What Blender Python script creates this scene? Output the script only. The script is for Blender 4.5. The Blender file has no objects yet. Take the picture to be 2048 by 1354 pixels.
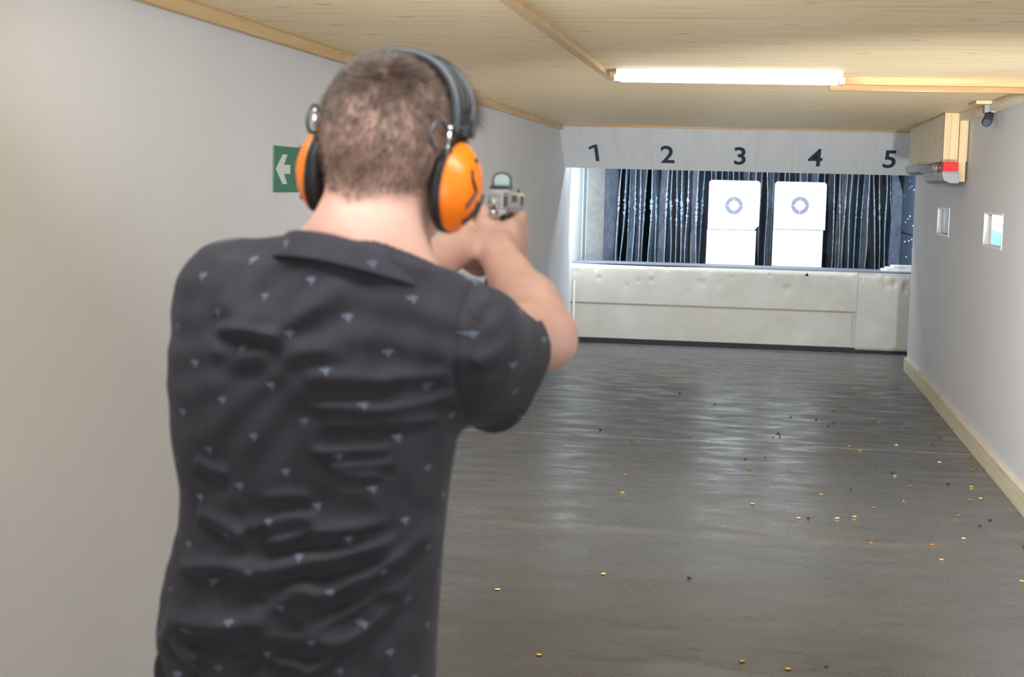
import bpy, math, random
import numpy as np
from mathutils import Vector, Matrix
random.seed(7); rng = np.random.default_rng(7)
S = bpy.context.scene
COL = S.collection

# ------------------------------------------------------------------ camera
H = 1.62; FPX = 3120.0
YAW, PITCH, ROLL = 0.1518, 0.0997, 0.0248
cy_, sy_ = math.cos(YAW), math.sin(YAW); cp_, sp_ = math.cos(PITCH), math.sin(PITCH)
fwd = Vector((-sy_*cp_, cy_*cp_, -sp_)); rt = Vector((cy_, sy_, 0)); up = rt.cross(fwd)
r2 = math.cos(ROLL)*rt + math.sin(ROLL)*up; u2 = -math.sin(ROLL)*rt + math.cos(ROLL)*up
camd = bpy.data.cameras.new('camera'); cam = bpy.data.objects.new('camera', camd); COL.objects.link(cam)
camd.sensor_width = 36; camd.lens = 36*FPX/2048
M = Matrix.Identity(4)
for i in range(3):
    M[i][0] = r2[i]; M[i][1] = u2[i]; M[i][2] = -fwd[i]
M[2][3] = H
cam.matrix_world = M
camd.dof.use_dof = True; camd.dof.focus_distance = 9.5; camd.dof.aperture_fstop = 8.0
camd.clip_start = 0.05; camd.clip_end = 200
S.camera = cam
# ------------------------------------------------------------------ world, exposure, lamps
w = bpy.data.worlds.new('world'); S.world = w; w.use_nodes = True
w.node_tree.nodes['Background'].inputs[0].default_value = (0.6, 0.65, 0.75, 1)
w.node_tree.nodes['Background'].inputs[1].default_value = 0.05
S.view_settings.view_transform = 'Standard'; S.view_settings.look = 'None'
S.view_settings.gamma = 1; S.view_settings.use_curve_mapping = False
S.view_settings.exposure = 0.0

def area(name, loc, size, size_y, power, color, target):
    l = bpy.data.lights.new(name, 'AREA'); l.shape = 'RECTANGLE'; l.size = size; l.size_y = size_y
    l.energy = power; l.color = color
    o = bpy.data.objects.new(name, l); COL.objects.link(o); o.location = loc
    o.rotation_euler = (Vector(target)-Vector(loc)).to_track_quat('-Z', 'Y').to_euler()
    return o
# overhead lamp, added out-of-view fill lights, and cool target floodlights behind the header
WHITE = (0.90, 0.955, 1.0)
area('room_lamp', (-0.25, 1.50, 2.13), 1.8, 0.20, 19, WHITE, (-0.25, 1.50, 0))
area('bounce_fill', (0.6, -1.6, 1.05), 1.2, 0.6, 46, WHITE, (0.2, 1.4, 2.17))  # added area light standing in for light bounced from behind the camera
area('right_wall_fill', (1.36, 4.0, 0.9), 0.16, 5.0, 13, WHITE, (0.55, 4.6, 2.4))  # no real fitting; added to brighten the ceiling and left wall
area('right_wall_fill', (1.30, 3.3, 0.45), 0.20, 0.5, 50, WHITE, (-0.15, 13.0, 2.0)).data.spread = math.radians(52)  # added fill aimed along the corridor to lift its dark far end
area('downrange_fill', (-0.9, 2.6, 2.04), 1.4, 0.14, 46, WHITE, (0.55, 13.0, 1.25)).data.spread = math.radians(62)  # invented fill light for the header, far walls and floor
area('bay_spill_fill', (-0.15, 15.42, 2.02), 3.1, 0.10, 24, (0.80, 0.90, 1.0), (-0.15, 15.40, 0))  # extra light added to spill onto far floor, barrier and header
area('target_floodlight', (-0.15, 15.86, 1.98), 3.1, 0.10, 44, (0.74, 0.87, 1.0), (-0.15, 17.0, 0.95))
area('target_side_floodlight', (-1.74, 15.62, 1.45), 0.08, 0.7, 15, (0.72, 0.85, 1.0), (-1.0, 18.6, 1.2))

# pixel of the 2048x1354 photo -> world point on a plane
def ray(px, py): return fwd + r2*((px-1024)/FPX) - u2*((py-677)/FPX)
def atY(px, py, Y): d = ray(px, py); return Vector((0, 0, H)) + d*(Y/d.y)
def atX(px, py, X): d = ray(px, py); return Vector((0, 0, H)) + d*(X/d.x)
def atZ(px, py, Z): d = ray(px, py); return Vector((0, 0, H)) + d*((Z-H)/d.z)

# ------------------------------------------------------------------ material helpers
def mat(name, col=(.5, .5, .5), rough=.5, metal=0, **kw):
    m = bpy.data.materials.new(name); m.use_nodes = True
    b = m.node_tree.nodes['Principled BSDF']
    b.inputs['Base Color'].default_value = (*col, 1); b.inputs['Roughness'].default_value = rough
    b.inputs['Metallic'].default_value = metal
    for k, v in kw.items():
        b.inputs[k.replace('_', ' ')].default_value = v
    return m
class N:
    def __init__(s, m): s.m = m; s.t = m.node_tree; s.b = s.t.nodes['Principled BSDF']
    def n(s, typ, ins=None, **kw):
        x = s.t.nodes.new(typ)
        for k, v in kw.items(): setattr(x, k, v)
        for k, v in (ins or {}).items():
            if hasattr(v, 'is_output') or isinstance(v, bpy.types.NodeSocket): s.t.links.new(v, x.inputs[k])
            else: x.inputs[k].default_value = v
        return x
    def math(s, op, a, b=0.0, c=None):
        ins = {0: a, 1: b}
        if c is not None: ins[2] = c
        return s.n('ShaderNodeMath', ins, operation=op).outputs[0]
    def coord(s, kind='Object'): return s.n('ShaderNodeTexCoord').outputs[kind]
    def mapping(s, v, scale=(1, 1, 1), loc=(0, 0, 0), rot=(0, 0, 0)):
        return s.n('ShaderNodeMapping', {'Vector': v, 'Scale': scale, 'Location': loc, 'Rotation': rot}).outputs[0]
    def noise(s, v, scale=5, detail=4, rough=.55, dist=0):
        return s.n('ShaderNodeTexNoise', {'Vector': v, 'Scale': scale, 'Detail': detail, 'Roughness': rough, 'Distortion': dist}).outputs[0]
    def ramp(s, f, stops):
        x = s.n('ShaderNodeValToRGB', {'Fac': f}); e = x.color_ramp.elements
        while len(e) < len(stops): e.new(.5)
        for i, (p, c) in enumerate(stops):
            e[i].position = p; e[i].color = (*c, 1) if len(c) == 3 else c
        return x.outputs[0]
    def mix(s, f, a, b, blend='MIX'):
        x = s.n('ShaderNodeMix', data_type='RGBA', blend_type=blend)
        for k, v in ((0, f), (6, a), (7, b)):
            if isinstance(v, bpy.types.NodeSocket): s.t.links.new(v, x.inputs[k])
            else: x.inputs[k].default_value = v if k == 0 else ((*v, 1) if len(v) == 3 else v)
        return x.outputs[2]
    def mapr(s, v, a, b, c=0., d=1.):
        return s.n('ShaderNodeMapRange', {'Value': v, 'From Min': a, 'From Max': b, 'To Min': c, 'To Max': d}).outputs[0]
    def sep(s, v): return s.n('ShaderNodeSeparateXYZ', {'Vector': v}).outputs
    def comb(s, x, y, z): return s.n('ShaderNodeCombineXYZ', {'X': x, 'Y': y, 'Z': z}).outputs[0]
    def color(s, c): s.t.links.new(c, s.b.inputs['Base Color'])
    def rough(s, c): s.t.links.new(c, s.b.inputs['Roughness'])
    def bump(s, h, strength=.3, dist=.01):
        x = s.n('ShaderNodeBump', {'Height': h, 'Strength': strength, 'Distance': dist}); s.t.links.new(x.outputs[0], s.b.inputs['Normal'])

def wall_mat():
    m = mat('painted_wall', (.74, .72, .70), .75); n = N(m); c = n.coord()
    a = n.noise(c, 1.3, 3); n.color(n.ramp(a, [(.3, (.70, .695, .71)), (.7, (.735, .73, .745))]))
    n.bump(n.noise(c, 90, 3), .12, .003); return m
def pine(name, along=0, width=.105, across=1, base=(.93, .70, .395), dark=(.72, .46, .22), light=(.97, .80, .52), grooves=True):
    m = mat(name, base, .55); n = N(m); c = n.coord(); s = n.sep(c)
    g = n.math('DIVIDE', s[across], width); idx = n.math('FLOOR', g); fr = n.math('FRACT', g)
    wn = n.n('ShaderNodeTexWhiteNoise', {'W': idx}, noise_dimensions='1D').outputs[0]
    sc = [26, 26, 26]; sc[along] = 1.1
    off = n.math('MULTIPLY', wn, 37.0)
    v = n.n('ShaderNodeVectorMath', {0: n.mapping(c, tuple(sc)), 1: n.comb(off, off, off)}, operation='ADD').outputs[0]
    gr = n.noise(v, 1.6, 5, .6, .6)
    col = n.ramp(gr, [(.30, dark), (.45, base), (.62, light)])
    col = n.mix(n.mapr(wn, 0, 1, 0, .35), col, light)
    ks = [9, 9, 9]; ks[along] = 3.4
    kv = n.n('ShaderNodeTexVoronoi', {'Vector': n.mapping(c, tuple(ks)), 'Scale': .9}).outputs['Distance']
    kn = n.mapr(kv, .05, .13, 1, 0)
    col = n.mix(n.math('MULTIPLY', kn, .75), col, (.34, .18, .08))
    if grooves:
        e = n.math('ABSOLUTE', n.math('SUBTRACT', fr, .5)); gv = n.mapr(e, .478, .495, 0, 1)
        col = n.mix(n.math('MULTIPLY', gv, n.mapr(wn, 0, 1, .2, .85)), col, (.30, .17, .08))
        n.bump(n.math('SUBTRACT', 1.0, gv), .5, .003)
    n.color(col); return m
def floor_mat():
    m = mat('concrete_floor', (.2, .2, .2), .35); n = N(m); c = n.coord()
    st = n.noise(n.mapping(c, (.5, 2.2, 1)), 2.2, 7, .62, .5)
    bl = n.noise(c, .8, 5, .6)
    fine = n.noise(c, 38, 5, .7)
    col = n.ramp(st, [(.25, (.105, .105, .103)), (.5, (.126, .125, .122)), (.78, (.152, .150, .146))])
    col = n.mix(n.mapr(bl, .4, .75, 0, .45), col, (.155, .138, .112))
    col = n.mix(n.math('MULTIPLY', n.mapr(fine, .3, .8, 0, .4), .5), col, (.09, .09, .088))
    s = n.sep(c)
    # pale worn joint across the floor and rusty patches near it
    j = n.math('ABSOLUTE', n.math('SUBTRACT', s[1], n.math('ADD', 9.93, n.math('MULTIPLY', n.noise(n.mapping(c, (1, 0, 0)), 3, 2), .06))))
    jm = n.math('MULTIPLY', n.mapr(j, .012, .03, 1, 0), n.mapr(n.noise(n.mapping(c, (1, .1, 0)), 5, 3), .4, .55, .15, .8))
    col = n.mix(jm, col, (.40, .37, .31))
    j2 = n.math('ABSOLUTE', n.math('SUBTRACT', s[1], n.math('ADD', 7.05, n.math('MULTIPLY', n.noise(n.mapping(c, (1, 0, 0)), 1.6, 3), .4))))
    jm2 = n.math('MULTIPLY', n.mapr(j2, .0, .09, 1, 0), n.mapr(n.noise(n.mapping(c, (1, .1, 0)), 1.3, 3), .45, .6, 0, .35))
    col = n.mix(jm2, col, (.36, .27, .15))
    cr = n.n('ShaderNodeTexVoronoi', {'Vector': n.mapping(n.comb(n.math('ADD', s[0], n.math('MULTIPLY', bl, .8)), n.math('ADD', s[1], n.math('MULTIPLY', st, 1.2)), 0), (.45, .45, 1)), 'Scale': 1.0}, feature='DISTANCE_TO_EDGE').outputs['Distance']
    crm = n.math('MULTIPLY', n.mapr(cr, .0, .003, .12, 0), n.mapr(st, .5, .6, 0, 1))
    col = n.mix(crm, col, (.06, .06, .06))
    sp = n.n('ShaderNodeTexVoronoi', {'Vector': c, 'Scale': 9.0}).outputs['Distance']
    col = n.mix(n.mapr(sp, .012, .03, .5, 0), col, (.5, .48, .45))
    n.color(col)
    n.rough(n.mapr(n.noise(n.mapping(c, (1.2, 2.6, 1)), 2.6, 5, .6, .4), .35, .65, .22, .42))
    n.bump(n.noise(n.mapping(c, (1, 1.8, 1)), 7, 6, .6), .006, .01)
    return m
M_wall = wall_mat(); M_ceil = pine('pine_ceiling'); M_floor = floor_mat()
M_trimY = pine('pine_trim', along=1, across=0, grooves=False, base=(.66, .43, .19), light=(.72, .53, .29), dark=(.5, .3, .12))
M_trimYp = pine('pale_pine_board', along=1, across=2, grooves=False, base=(.72, .62, .44), light=(.80, .72, .56), dark=(.60, .48, .30))
M_trimX = pine('pine_slat', along=0, across=1, grooves=False, base=(.40, .215, .07), light=(.47, .28, .11), dark=(.32, .17, .05))
M_plankZ = pine('pine_planks_upright', along=2, across=1, width=.16, base=(.78, .66, .44), light=(.86, .76, .58), dark=(.66, .52, .32))
M_postZ = pine('pine_post', along=2, across=0, grooves=False, base=(.60, .40, .18), light=(.66, .48, .25), dark=(.50, .31, .12))

# ------------------------------------------------------------------ mesh helpers
def link(name, me, m=None, parent=None, smooth=False):
    o = bpy.data.objects.new(name, me); COL.objects.link(o)
    if m: me.materials.append(m)
    if parent: o.parent = parent
    if smooth: me.polygons.foreach_set('use_smooth', np.ones(len(me.polygons), bool))
    return o
class MB:
    def __init__(s): s.v = []; s.f = []
    def add(s, vs, fs):
        k = len(s.v); s.v += [tuple(x) for x in vs]; s.f += [tuple(i+k for i in f) for f in fs]; return s
    def box(s, a, b, T=None):
        x0, y0, z0 = a; x1, y1, z1 = b
        vs = [Vector(p) for p in ((x0, y0, z0), (x1, y0, z0), (x1, y1, z0), (x0, y1, z0), (x0, y0, z1), (x1, y0, z1), (x1, y1, z1), (x0, y1, z1))]
        if T: vs = [T @ v for v in vs]
        return s.add(vs, [(0, 3, 2, 1), (4, 5, 6, 7), (0, 1, 5, 4), (1, 2, 6, 5), (2, 3, 7, 6), (3, 0, 4, 7)])
    def prism(s, poly, y0, y1, axis=1, T=None):   # poly in the two other axes
        def P(a, b, t):
            return Vector((a, t, b)) if axis == 1 else (Vector((t, a, b)) if axis == 0 else Vector((a, b, t)))
        n = len(poly); vs = [P(a, b, y0) for a, b in poly] + [P(a, b, y1) for a, b in poly]
        if T: vs = [T @ v for v in vs]
        return s.add(vs, [tuple(range(n)), tuple(range(2*n-1, n-1, -1))] + [(i, i+n, (i+1) % n+n, (i+1) % n) for i in range(n)])
    def tube(s, pts, r, seg=10, T=None, flat=1.0, closed=False, caps=True):
        pts = [Vector(p) for p in pts]; n = len(pts)
        rs = r if isinstance(r, (list, tuple)) else [r]*n
        rings = []; nrm = None
        for i, p in enumerate(pts):
            if closed: t = pts[(i+1) % n]-pts[i-1]
            else: t = (pts[min(i+1, n-1)]-pts[max(i-1, 0)])
            t.normalize()
            if nrm is None:
                nrm = t.orthogonal().normalized()
            nrm = (nrm - t*nrm.dot(t)).normalized(); bi = t.cross(nrm)
            rings.append([p + (nrm*math.cos(a)*flat + bi*math.sin(a))*rs[i] for a in [2*math.pi*j/seg for j in range(seg)]])
        vs = [v for R_ in rings for v in R_]
        if T: vs = [T @ v for v in vs]
        fs = []
        for i in range(n if closed else n-1):
            k = (i+1) % n
            for j in range(seg):
                fs.append((i*seg+j, i*seg+(j+1) % seg, k*seg+(j+1) % seg, k*seg+j))
        if caps and not closed:
            fs.append(tuple(reversed(range(seg)))); fs.append(tuple((n-1)*seg+j for j in range(seg)))
        return s.add(vs, fs)
    def lathe(s, prof, seg=24, T=None, ax=1.0, az=1.0):   # prof: (radius, along local x)
        vs = [Vector((h_, r_*ax*math.cos(2*math.pi*j/seg), r_*az*math.sin(2*math.pi*j/seg))) for r_, h_ in prof for j in range(seg)]
        if T: vs = [T @ v for v in vs]
        fs = [(i*seg+j, i*seg+(j+1) % seg, (i+1)*seg+(j+1) % seg, (i+1)*seg+j) for i in range(len(prof)-1) for j in range(seg)]
        fs.append(tuple(reversed(range(seg)))); fs.append(tuple((len(prof)-1)*seg+j for j in range(seg)))
        return s.add(vs, fs)
    def build(s, name, m=None, parent=None, smooth=False, bevel=0, seg=2, origin=None, sub=0):
        me = bpy.data.meshes.new(name); vs = s.v
        if origin is not None: vs = [tuple(Vector(v)-Vector(origin)) for v in vs]
        me.from_pydata([tuple(v) for v in vs], [], s.f); me.update()
        import bmesh
        bm = bmesh.new(); bm.from_mesh(me); bmesh.ops.recalc_face_normals(bm, faces=bm.faces)
        if bevel:
            bmesh.ops.bevel(bm, geom=[e for e in bm.edges if len(e.link_faces) == 2 and e.calc_face_angle(0) > .5], offset=bevel, segments=seg, affect='EDGES', profile=.7)
        bm.to_mesh(me); bm.free()
        o = link(name, me, m, parent, smooth)
        if origin is not None: o.location = origin
        if sub:
            md = o.modifiers.new('subdivision', 'SUBSURF'); md.levels = sub; md.render_levels = sub
        if smooth and bevel == 0 and not sub:
            pass
        return o
def struct(o): o['kind'] = 'structure'; return o
def tag(o, label, cat, group=None, kind=None):
    o['label'] = label; o['category'] = cat
    if group: o['group'] = group
    if kind: o['kind'] = kind
    return o
def empty(name, loc=(0, 0, 0), label=None, cat=None, group=None):
    o = bpy.data.objects.new(name, None); COL.objects.link(o); o.location = loc; o.empty_display_size = .05
    if label: tag(o, label, cat, group)
    return o
def copy_tree(o, parent=None):
    c = o.copy(); COL.objects.link(c)
    if parent: c.parent = parent; c.matrix_parent_inverse = o.matrix_parent_inverse.copy()
    for ch in [x for x in list(o.children)]: copy_tree(ch, c)
    return c

# ------------------------------------------------------------------ the room
XL, XR, C = -1.835, 1.43, 2.17
YB = 21.2         # end of the bullet trap
HT, HB = (14.58, 2.17), (15.12, 1.776)   # header top and bottom (y, z)
struct(MB().box((-3.4, -3.2, -.12), (3.2, YB+.3, 0)).build('floor', M_floor))
struct(MB().box((-3.4, -3.2, C), (3.2, 15.3, C+.12)).build('ceiling', M_ceil))
struct(MB().box((XL-.15, -3.2, 0), (XL, 15.73, C)).build('wall_left', M_wall))
struct(MB().box((XL, -3.2, 0), (XR, -3.05, C)).build('wall_back', M_wall))
# right wall with two observation windows
wy = [(9.44, 10.17), (11.98, 12.71)]; wz = (1.305, 1.50)
mb = MB()
ys = [-3.2, wy[0][0], wy[0][1], wy[1][0], wy[1][1], 14.6]
for i in range(5):
    if i in (1, 3):
        mb.box((XR, ys[i], 0), (XR+.04, ys[i+1], wz[0])); mb.box((XR, ys[i], wz[1]), (XR+.04, ys[i+1], C))
    else: mb.box((XR, ys[i], 0), (XR+.04, ys[i+1], C))
struct(mb.build('wall_right', M_wall))
M_white = mat('white_gloss_paint', (.82, .80, .77), .4)
M_pane = mat('smoked_glass', (.10, .11, .12), .18, 0, Alpha=1.0)
M_glass = mat('clear_glass', (.9, .97, 1), .02, 0, Alpha=.10)
for i, (a, b) in enumerate(wy):
    wname = 'window_%d' % (i+1)
    r = empty(wname, (XR+.02, (a+b)/2, (wz[0]+wz[1])/2)); r['kind'] = 'structure'
    f = MB(); x0, x1 = -.024, .024; y0, y1 = a-(a+b)/2, b-(a+b)/2; z0, z1 = (wz[0]-wz[1])/2, (wz[1]-wz[0])/2
    for q in (((x0, y0-.010, z0-.010), (x1, y0+.004, z1+.010)), ((x0, y1-.004, z0-.010), (x1, y1+.010, z1+.010)), ((x0, y0, z0-.010), (x1, y1, z0+.004)), ((x0, y0, z1-.004), (x1, y1, z1+.010))): f.box(*q)
    f.build('window_frame', M_white, r, bevel=.003)
    MB().box((.006, y0, z0), (.010, y1, z1)).build('window_pane', M_glass if i == 0 else M_pane, r)
# lit room seen through the near window: pale wall over a blue dado
mside = mat('side_room_wall', (.85, .85, .78), .7); n = N(mside); s = n.sep(n.coord())
edge = n.math('ADD', 1.27, n.math('MULTIPLY', n.math('POWER', n.math('SUBTRACT', s[1], 16.4), 2.0), -.03))
n.color(n.mix(n.math('GREATER_THAN', s[2], edge), (.16, .42, .66), (.88, .86, .74)))
struct(MB().box((2.35, 6.0, 0), (2.45, 21.0, 2.6)).build('wall_side_room', mside))
area('side_room_lamp', (1.95, 16.2, 1.9), .3, 1.6, 60, (.95, .97, 1.0), (2.45, 16.2, 1.3)).rotation_euler = (Vector((2.45, 16.2, 1.3))-Vector((1.95, 16.2, 1.9))).to_track_quat('-Z', 'X').to_euler()

# timber: baseboard, ceiling corner trims, roof battens
struct(MB().box((XR-.028, -3.0, 0), (XR, 14.58, .118)).build('baseboard_right', M_trimYp, bevel=.003))
struct(MB().box((XL, -3.0, C-.045), (XL+.035, 14.6, C)).build('trim_1', M_trimY, bevel=.004))
struct(MB().box((-.765, -3.0, C-.022), (-.725, 8.0, C)).build('trim_2', M_trimY, bevel=.003))
struct(MB().box((XR-.075, -3.0, C-.055), (XR, 11.09, C)).build('trim_3', M_trimYp, bevel=.004))
struct(MB().box((XL, HT[0]-.03, C-.016), (XR, HT[0]+.02, C)).build('trim_4', M_trimX))
a = atZ(1684, 160, C-.03)
struct(MB().box((.36, 7.80, C-.038), (XR-.076, 7.84, C)).build('trim_5', M_trimX, bevel=.003))
struct(MB().box((.36, 8.36, C-.034), (XR-.076, 8.40, C)).build('trim_6', M_trimX, bevel=.003))

# sloping header that carries the lane numbers
M_head = mat('white_header_board', (.66, .65, .64), .6); n = N(M_head); c = n.coord(); s = n.sep(c)
fr = n.math('FRACT', n.math('DIVIDE', s[0], .33)); e = n.mapr(n.math('ABSOLUTE', n.math('SUBTRACT', fr, .5)), .485, .497, 0, .35)
n.color(n.mix(e, n.ramp(n.noise(n.mapping(c, (8, 1, 1)), 2, 4), [(.3, (.61, .60, .58)), (.7, (.66, .65, .63))]), (.4, .36, .32)))
struct(MB().prism([(HT[0], HT[1]), (HB[0], HB[1]), (HB[0]+.03, HB[1]), (HT[0]+.05, HT[1])], XL, XR+.4, axis=0).build('wall_header', M_head))
hd = Vector((0, HB[0]-HT[0], HB[1]-HT[1])).normalized(); hn = Vector((0, -1, 0)) - hd*Vector((0, -1, 0)).dot(hd); hn.normalize()
M_paper = mat('number_sheet_paper', (.61, .62, .64), .5); M_ink = mat('black_print', (.03, .03, .035), .5)
hmid = Vector((0, HT[0]+.62*(HB[0]-HT[0]), HT[1]+.62*(HB[1]-HT[1])))
ords = ['leftmost, above the bare side panels', 'second from the left, above the dark rubber strips', 'in the middle, above the left target', 'second from the right, above the right target', 'rightmost, beside the pine boxing']
for i, px in enumerate((1187, 1335, 1480, 1631, 1780)):
    X = atY(px, 309, hmid.y).x
    rot = Matrix((( 1, 0, 0), (0, -hd.y, hn.y), (0, -hd.z, hn.z))).to_4x4()
    o = empty('lane_number_sign', (X, hmid.y+hn.y*.001, hmid.z+hn.z*.001), 'black numeral %d on a pale sheet, %s' % (i+1, ords[i]), 'sign', 'lane numbers on the white header')
    o.rotation_euler = rot.to_euler()
    MB().box((-.105, -.15, .0), (.105, .15, .002)).build('sheet', M_paper, o)
    cu = bpy.data.curves.new('numeral', 'FONT'); cu.body = str(i+1); cu.size = .37; cu.align_x = 'CENTER'; cu.align_y = 'CENTER'; cu.extrude = .0008; cu.offset = .006
    t = bpy.data.objects.new('numeral_curve', cu); COL.objects.link(t)
    me = bpy.data.meshes.new_from_object(t.evaluated_get(bpy.context.evaluated_depsgraph_get())); bpy.data.objects.remove(t)
    t = link('numeral', me, M_ink, o); co = np.zeros(len(me.vertices)*3); me.vertices.foreach_get('co', co); co = co.reshape(-1, 3)
    ctr = (co.max(0)+co.min(0))/2; t.scale = (.74, 1, 1); t.location = (-ctr[0]*.74, -ctr[1]-.005, .003)
    if i == 0:
        t.data = MB().prism([(.012, -.128), (.046, -.128), (.046, .128), (.016, .128), (-.040, .088), (-.040, .050), (.012, .084)], 0, .0016, axis=2).build('tmp').data
        bpy.data.objects.remove([q for q in bpy.data.objects if q.name.startswith('tmp')][0]); t.data.name = 'numeral'; t.data.materials.append(M_ink)
        t.location = (0, -.005, .003); t.scale = (1, 1, 1); t.rotation_euler = (0, 0, .02)

# ------------------------------------------------------------------ bay behind the header
M_rubdark = mat('dark_rubber_lining', (.06, .07, .088), .7)
m = M_bayL = mat('scarred_bay_board', (.6, .58, .53), .7); n = N(m); c = n.coord(); s = n.sep(c)
col = n.ramp(n.noise(n.mapping(c, (1, 1.2, 5)), 3.5, 6, .7), [(.3, (.62, .61, .57)), (.5, (.76, .74, .69)), (.75, (.84, .83, .78))])
sp = n.n('ShaderNodeTexVoronoi', {'Vector': c, 'Scale': 16.0}).outputs['Distance']
col = n.mix(n.mapr(sp, .04, .09, .7, 0), col, (.10, .11, .13)); n.color(col)
m = M_bayL2 = mat('sooty_bay_board', (.3, .32, .36), .7); n = N(m); c = n.coord()
n.color(n.ramp(n.noise(n.mapping(c, (1, 1, 1)), 7, 8, .8), [(.35, (.14, .17, .23)), (.6, (.30, .35, .44)), (.8, (.55, .58, .62))]))
M_bayW = mat('white_bay_board', (.80, .79, .75), .6)
m = M_steel = mat('blue_grey_steel_plate', (.10, .14, .20), .45, .3); n = N(m); c = n.coord()
sp = n.n('ShaderNodeTexVoronoi', {'Vector': c, 'Scale': 11.0}).outputs['Distance']
n.color(n.mix(n.mapr(sp, .03, .09, .8, 0), n.ramp(n.noise(c, 12, 5, .7), [(.3, (.07, .10, .15)), (.7, (.17, .22, .30))]), (.7, .75, .8)))
# left lining boards of the bay
struct(MB().box((XL-.10, 15.74, .0), (XL-.004, 16.80, 2.4)).build('trim_7', M_bayW))
struct(MB().box((XL-.10, 16.83, .0), (XL+.004, 17.12, 2.4)).build('trim_8', mat('pierced_pale_strip', (.55, .66, .68), .5)))
struct(MB().prism([(XL-.10, 17.18), (XL+.006, 17.18), (-1.695, 17.80), (-1.76, 17.88)], .0, 2.4, axis=2).build('trim_9', M_bayL))
struct(MB().prism([(-1.70, 17.83), (-1.69, 17.81), (-1.565, 18.12), (-1.58, 18.16)], .0, 2.4, axis=2).build('trim_10', M_bayL2))
struct(MB().box((XL-.15, 15.74, 0), (XL-.102, YB, 2.4)).build('wall_bay_left', M_rubdark))
struct(MB().box((XL, YB, 0), (2.2, YB+.2, 2.6)).build('wall_trap_end', M_rubdark))
struct(MB().box((XL-.1, 15.26, 2.4), (3.0, YB, 2.5)).box((XL-.1, 15.26, 2.16), (3.0, 15.31, 2.42)).build('ceiling_bay', M_rubdark))  # second box is an unseen closure added to stop light leaking in
# right lining: steel plate with studs
struct(MB().box((XR+.04, 14.50, 0), (1.74, 14.61, 2.6)).build('wall_light_stop', M_wall))  # unseen plug added to block side room light from the corridor
struct(MB().box((1.62, 14.6, 0), (1.74, YB, 2.4)).build('wall_bay_right', M_rubdark))
t = empty('steel_side_plate', (1.615, 16.9, .85), 'riveted blue-grey steel plate lining the right side of the bay', 'plate')
MB().box((-.012, -1.1, -.015), (0, .75, .32)).box((-.012, -1.1, .34), (0, .75, 1.05)).build('plate', M_steel, t)
M_stud = mat('bright_stud', (.7, .75, .8), .3, .8)
for k in range(16):
    y = -.9+rng.random()*1.5; z = .05+rng.random()*.85; MB().lathe([(.001, -.024), (.010, -.02), (.012, -.012)], 10, Matrix.Translation((0, y, z))).build('rivet', M_stud, t)
t = MB().prism([(1.475, .60), (1.60, .60), (1.60, 1.60), (1.545, 1.80), (1.49, 1.96), (1.47, 1.96), (1.49, 1.5)], 17.66, 17.69).build('deflector_panel', M_steel, origin=(1.54, 17.67, .6))
tag(t, 'dark slanted deflector panel right of the rubber strips, next to the riveted plate', 'panel')

# rubber lamella curtain
m = M_rub = mat('worn_rubber', (.05, .055, .065), .6); n = N(m); c = n.coord()
n.color(n.ramp(n.noise(n.mapping(c, (3, 3, 1)), 9, 6, .7), [(.35, (.10, .115, .15)), (.6, (.20, .235, .30)), (.8, (.38, .42, .52))]))
n.bump(n.noise(c, 40, 4), .4, .01)
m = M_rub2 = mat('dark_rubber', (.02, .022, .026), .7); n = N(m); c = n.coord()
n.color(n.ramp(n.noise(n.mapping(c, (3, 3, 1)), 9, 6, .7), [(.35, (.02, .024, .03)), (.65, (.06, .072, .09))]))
m = M_fray = mat('frayed_rubber_edge', (.3, .33, .4), .7); n = N(m); c = n.coord(); io = n.n('ShaderNodeObjectInfo').outputs['Random']
n.color(n.mix(n.math('GREATER_THAN', io, .62), (.66, .66, .74), (.42, .66, .82)))
curt_px = list(np.linspace(1239, 1405, 17)) + list(np.linspace(1419, 1792, 34))
place_words = []
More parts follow.
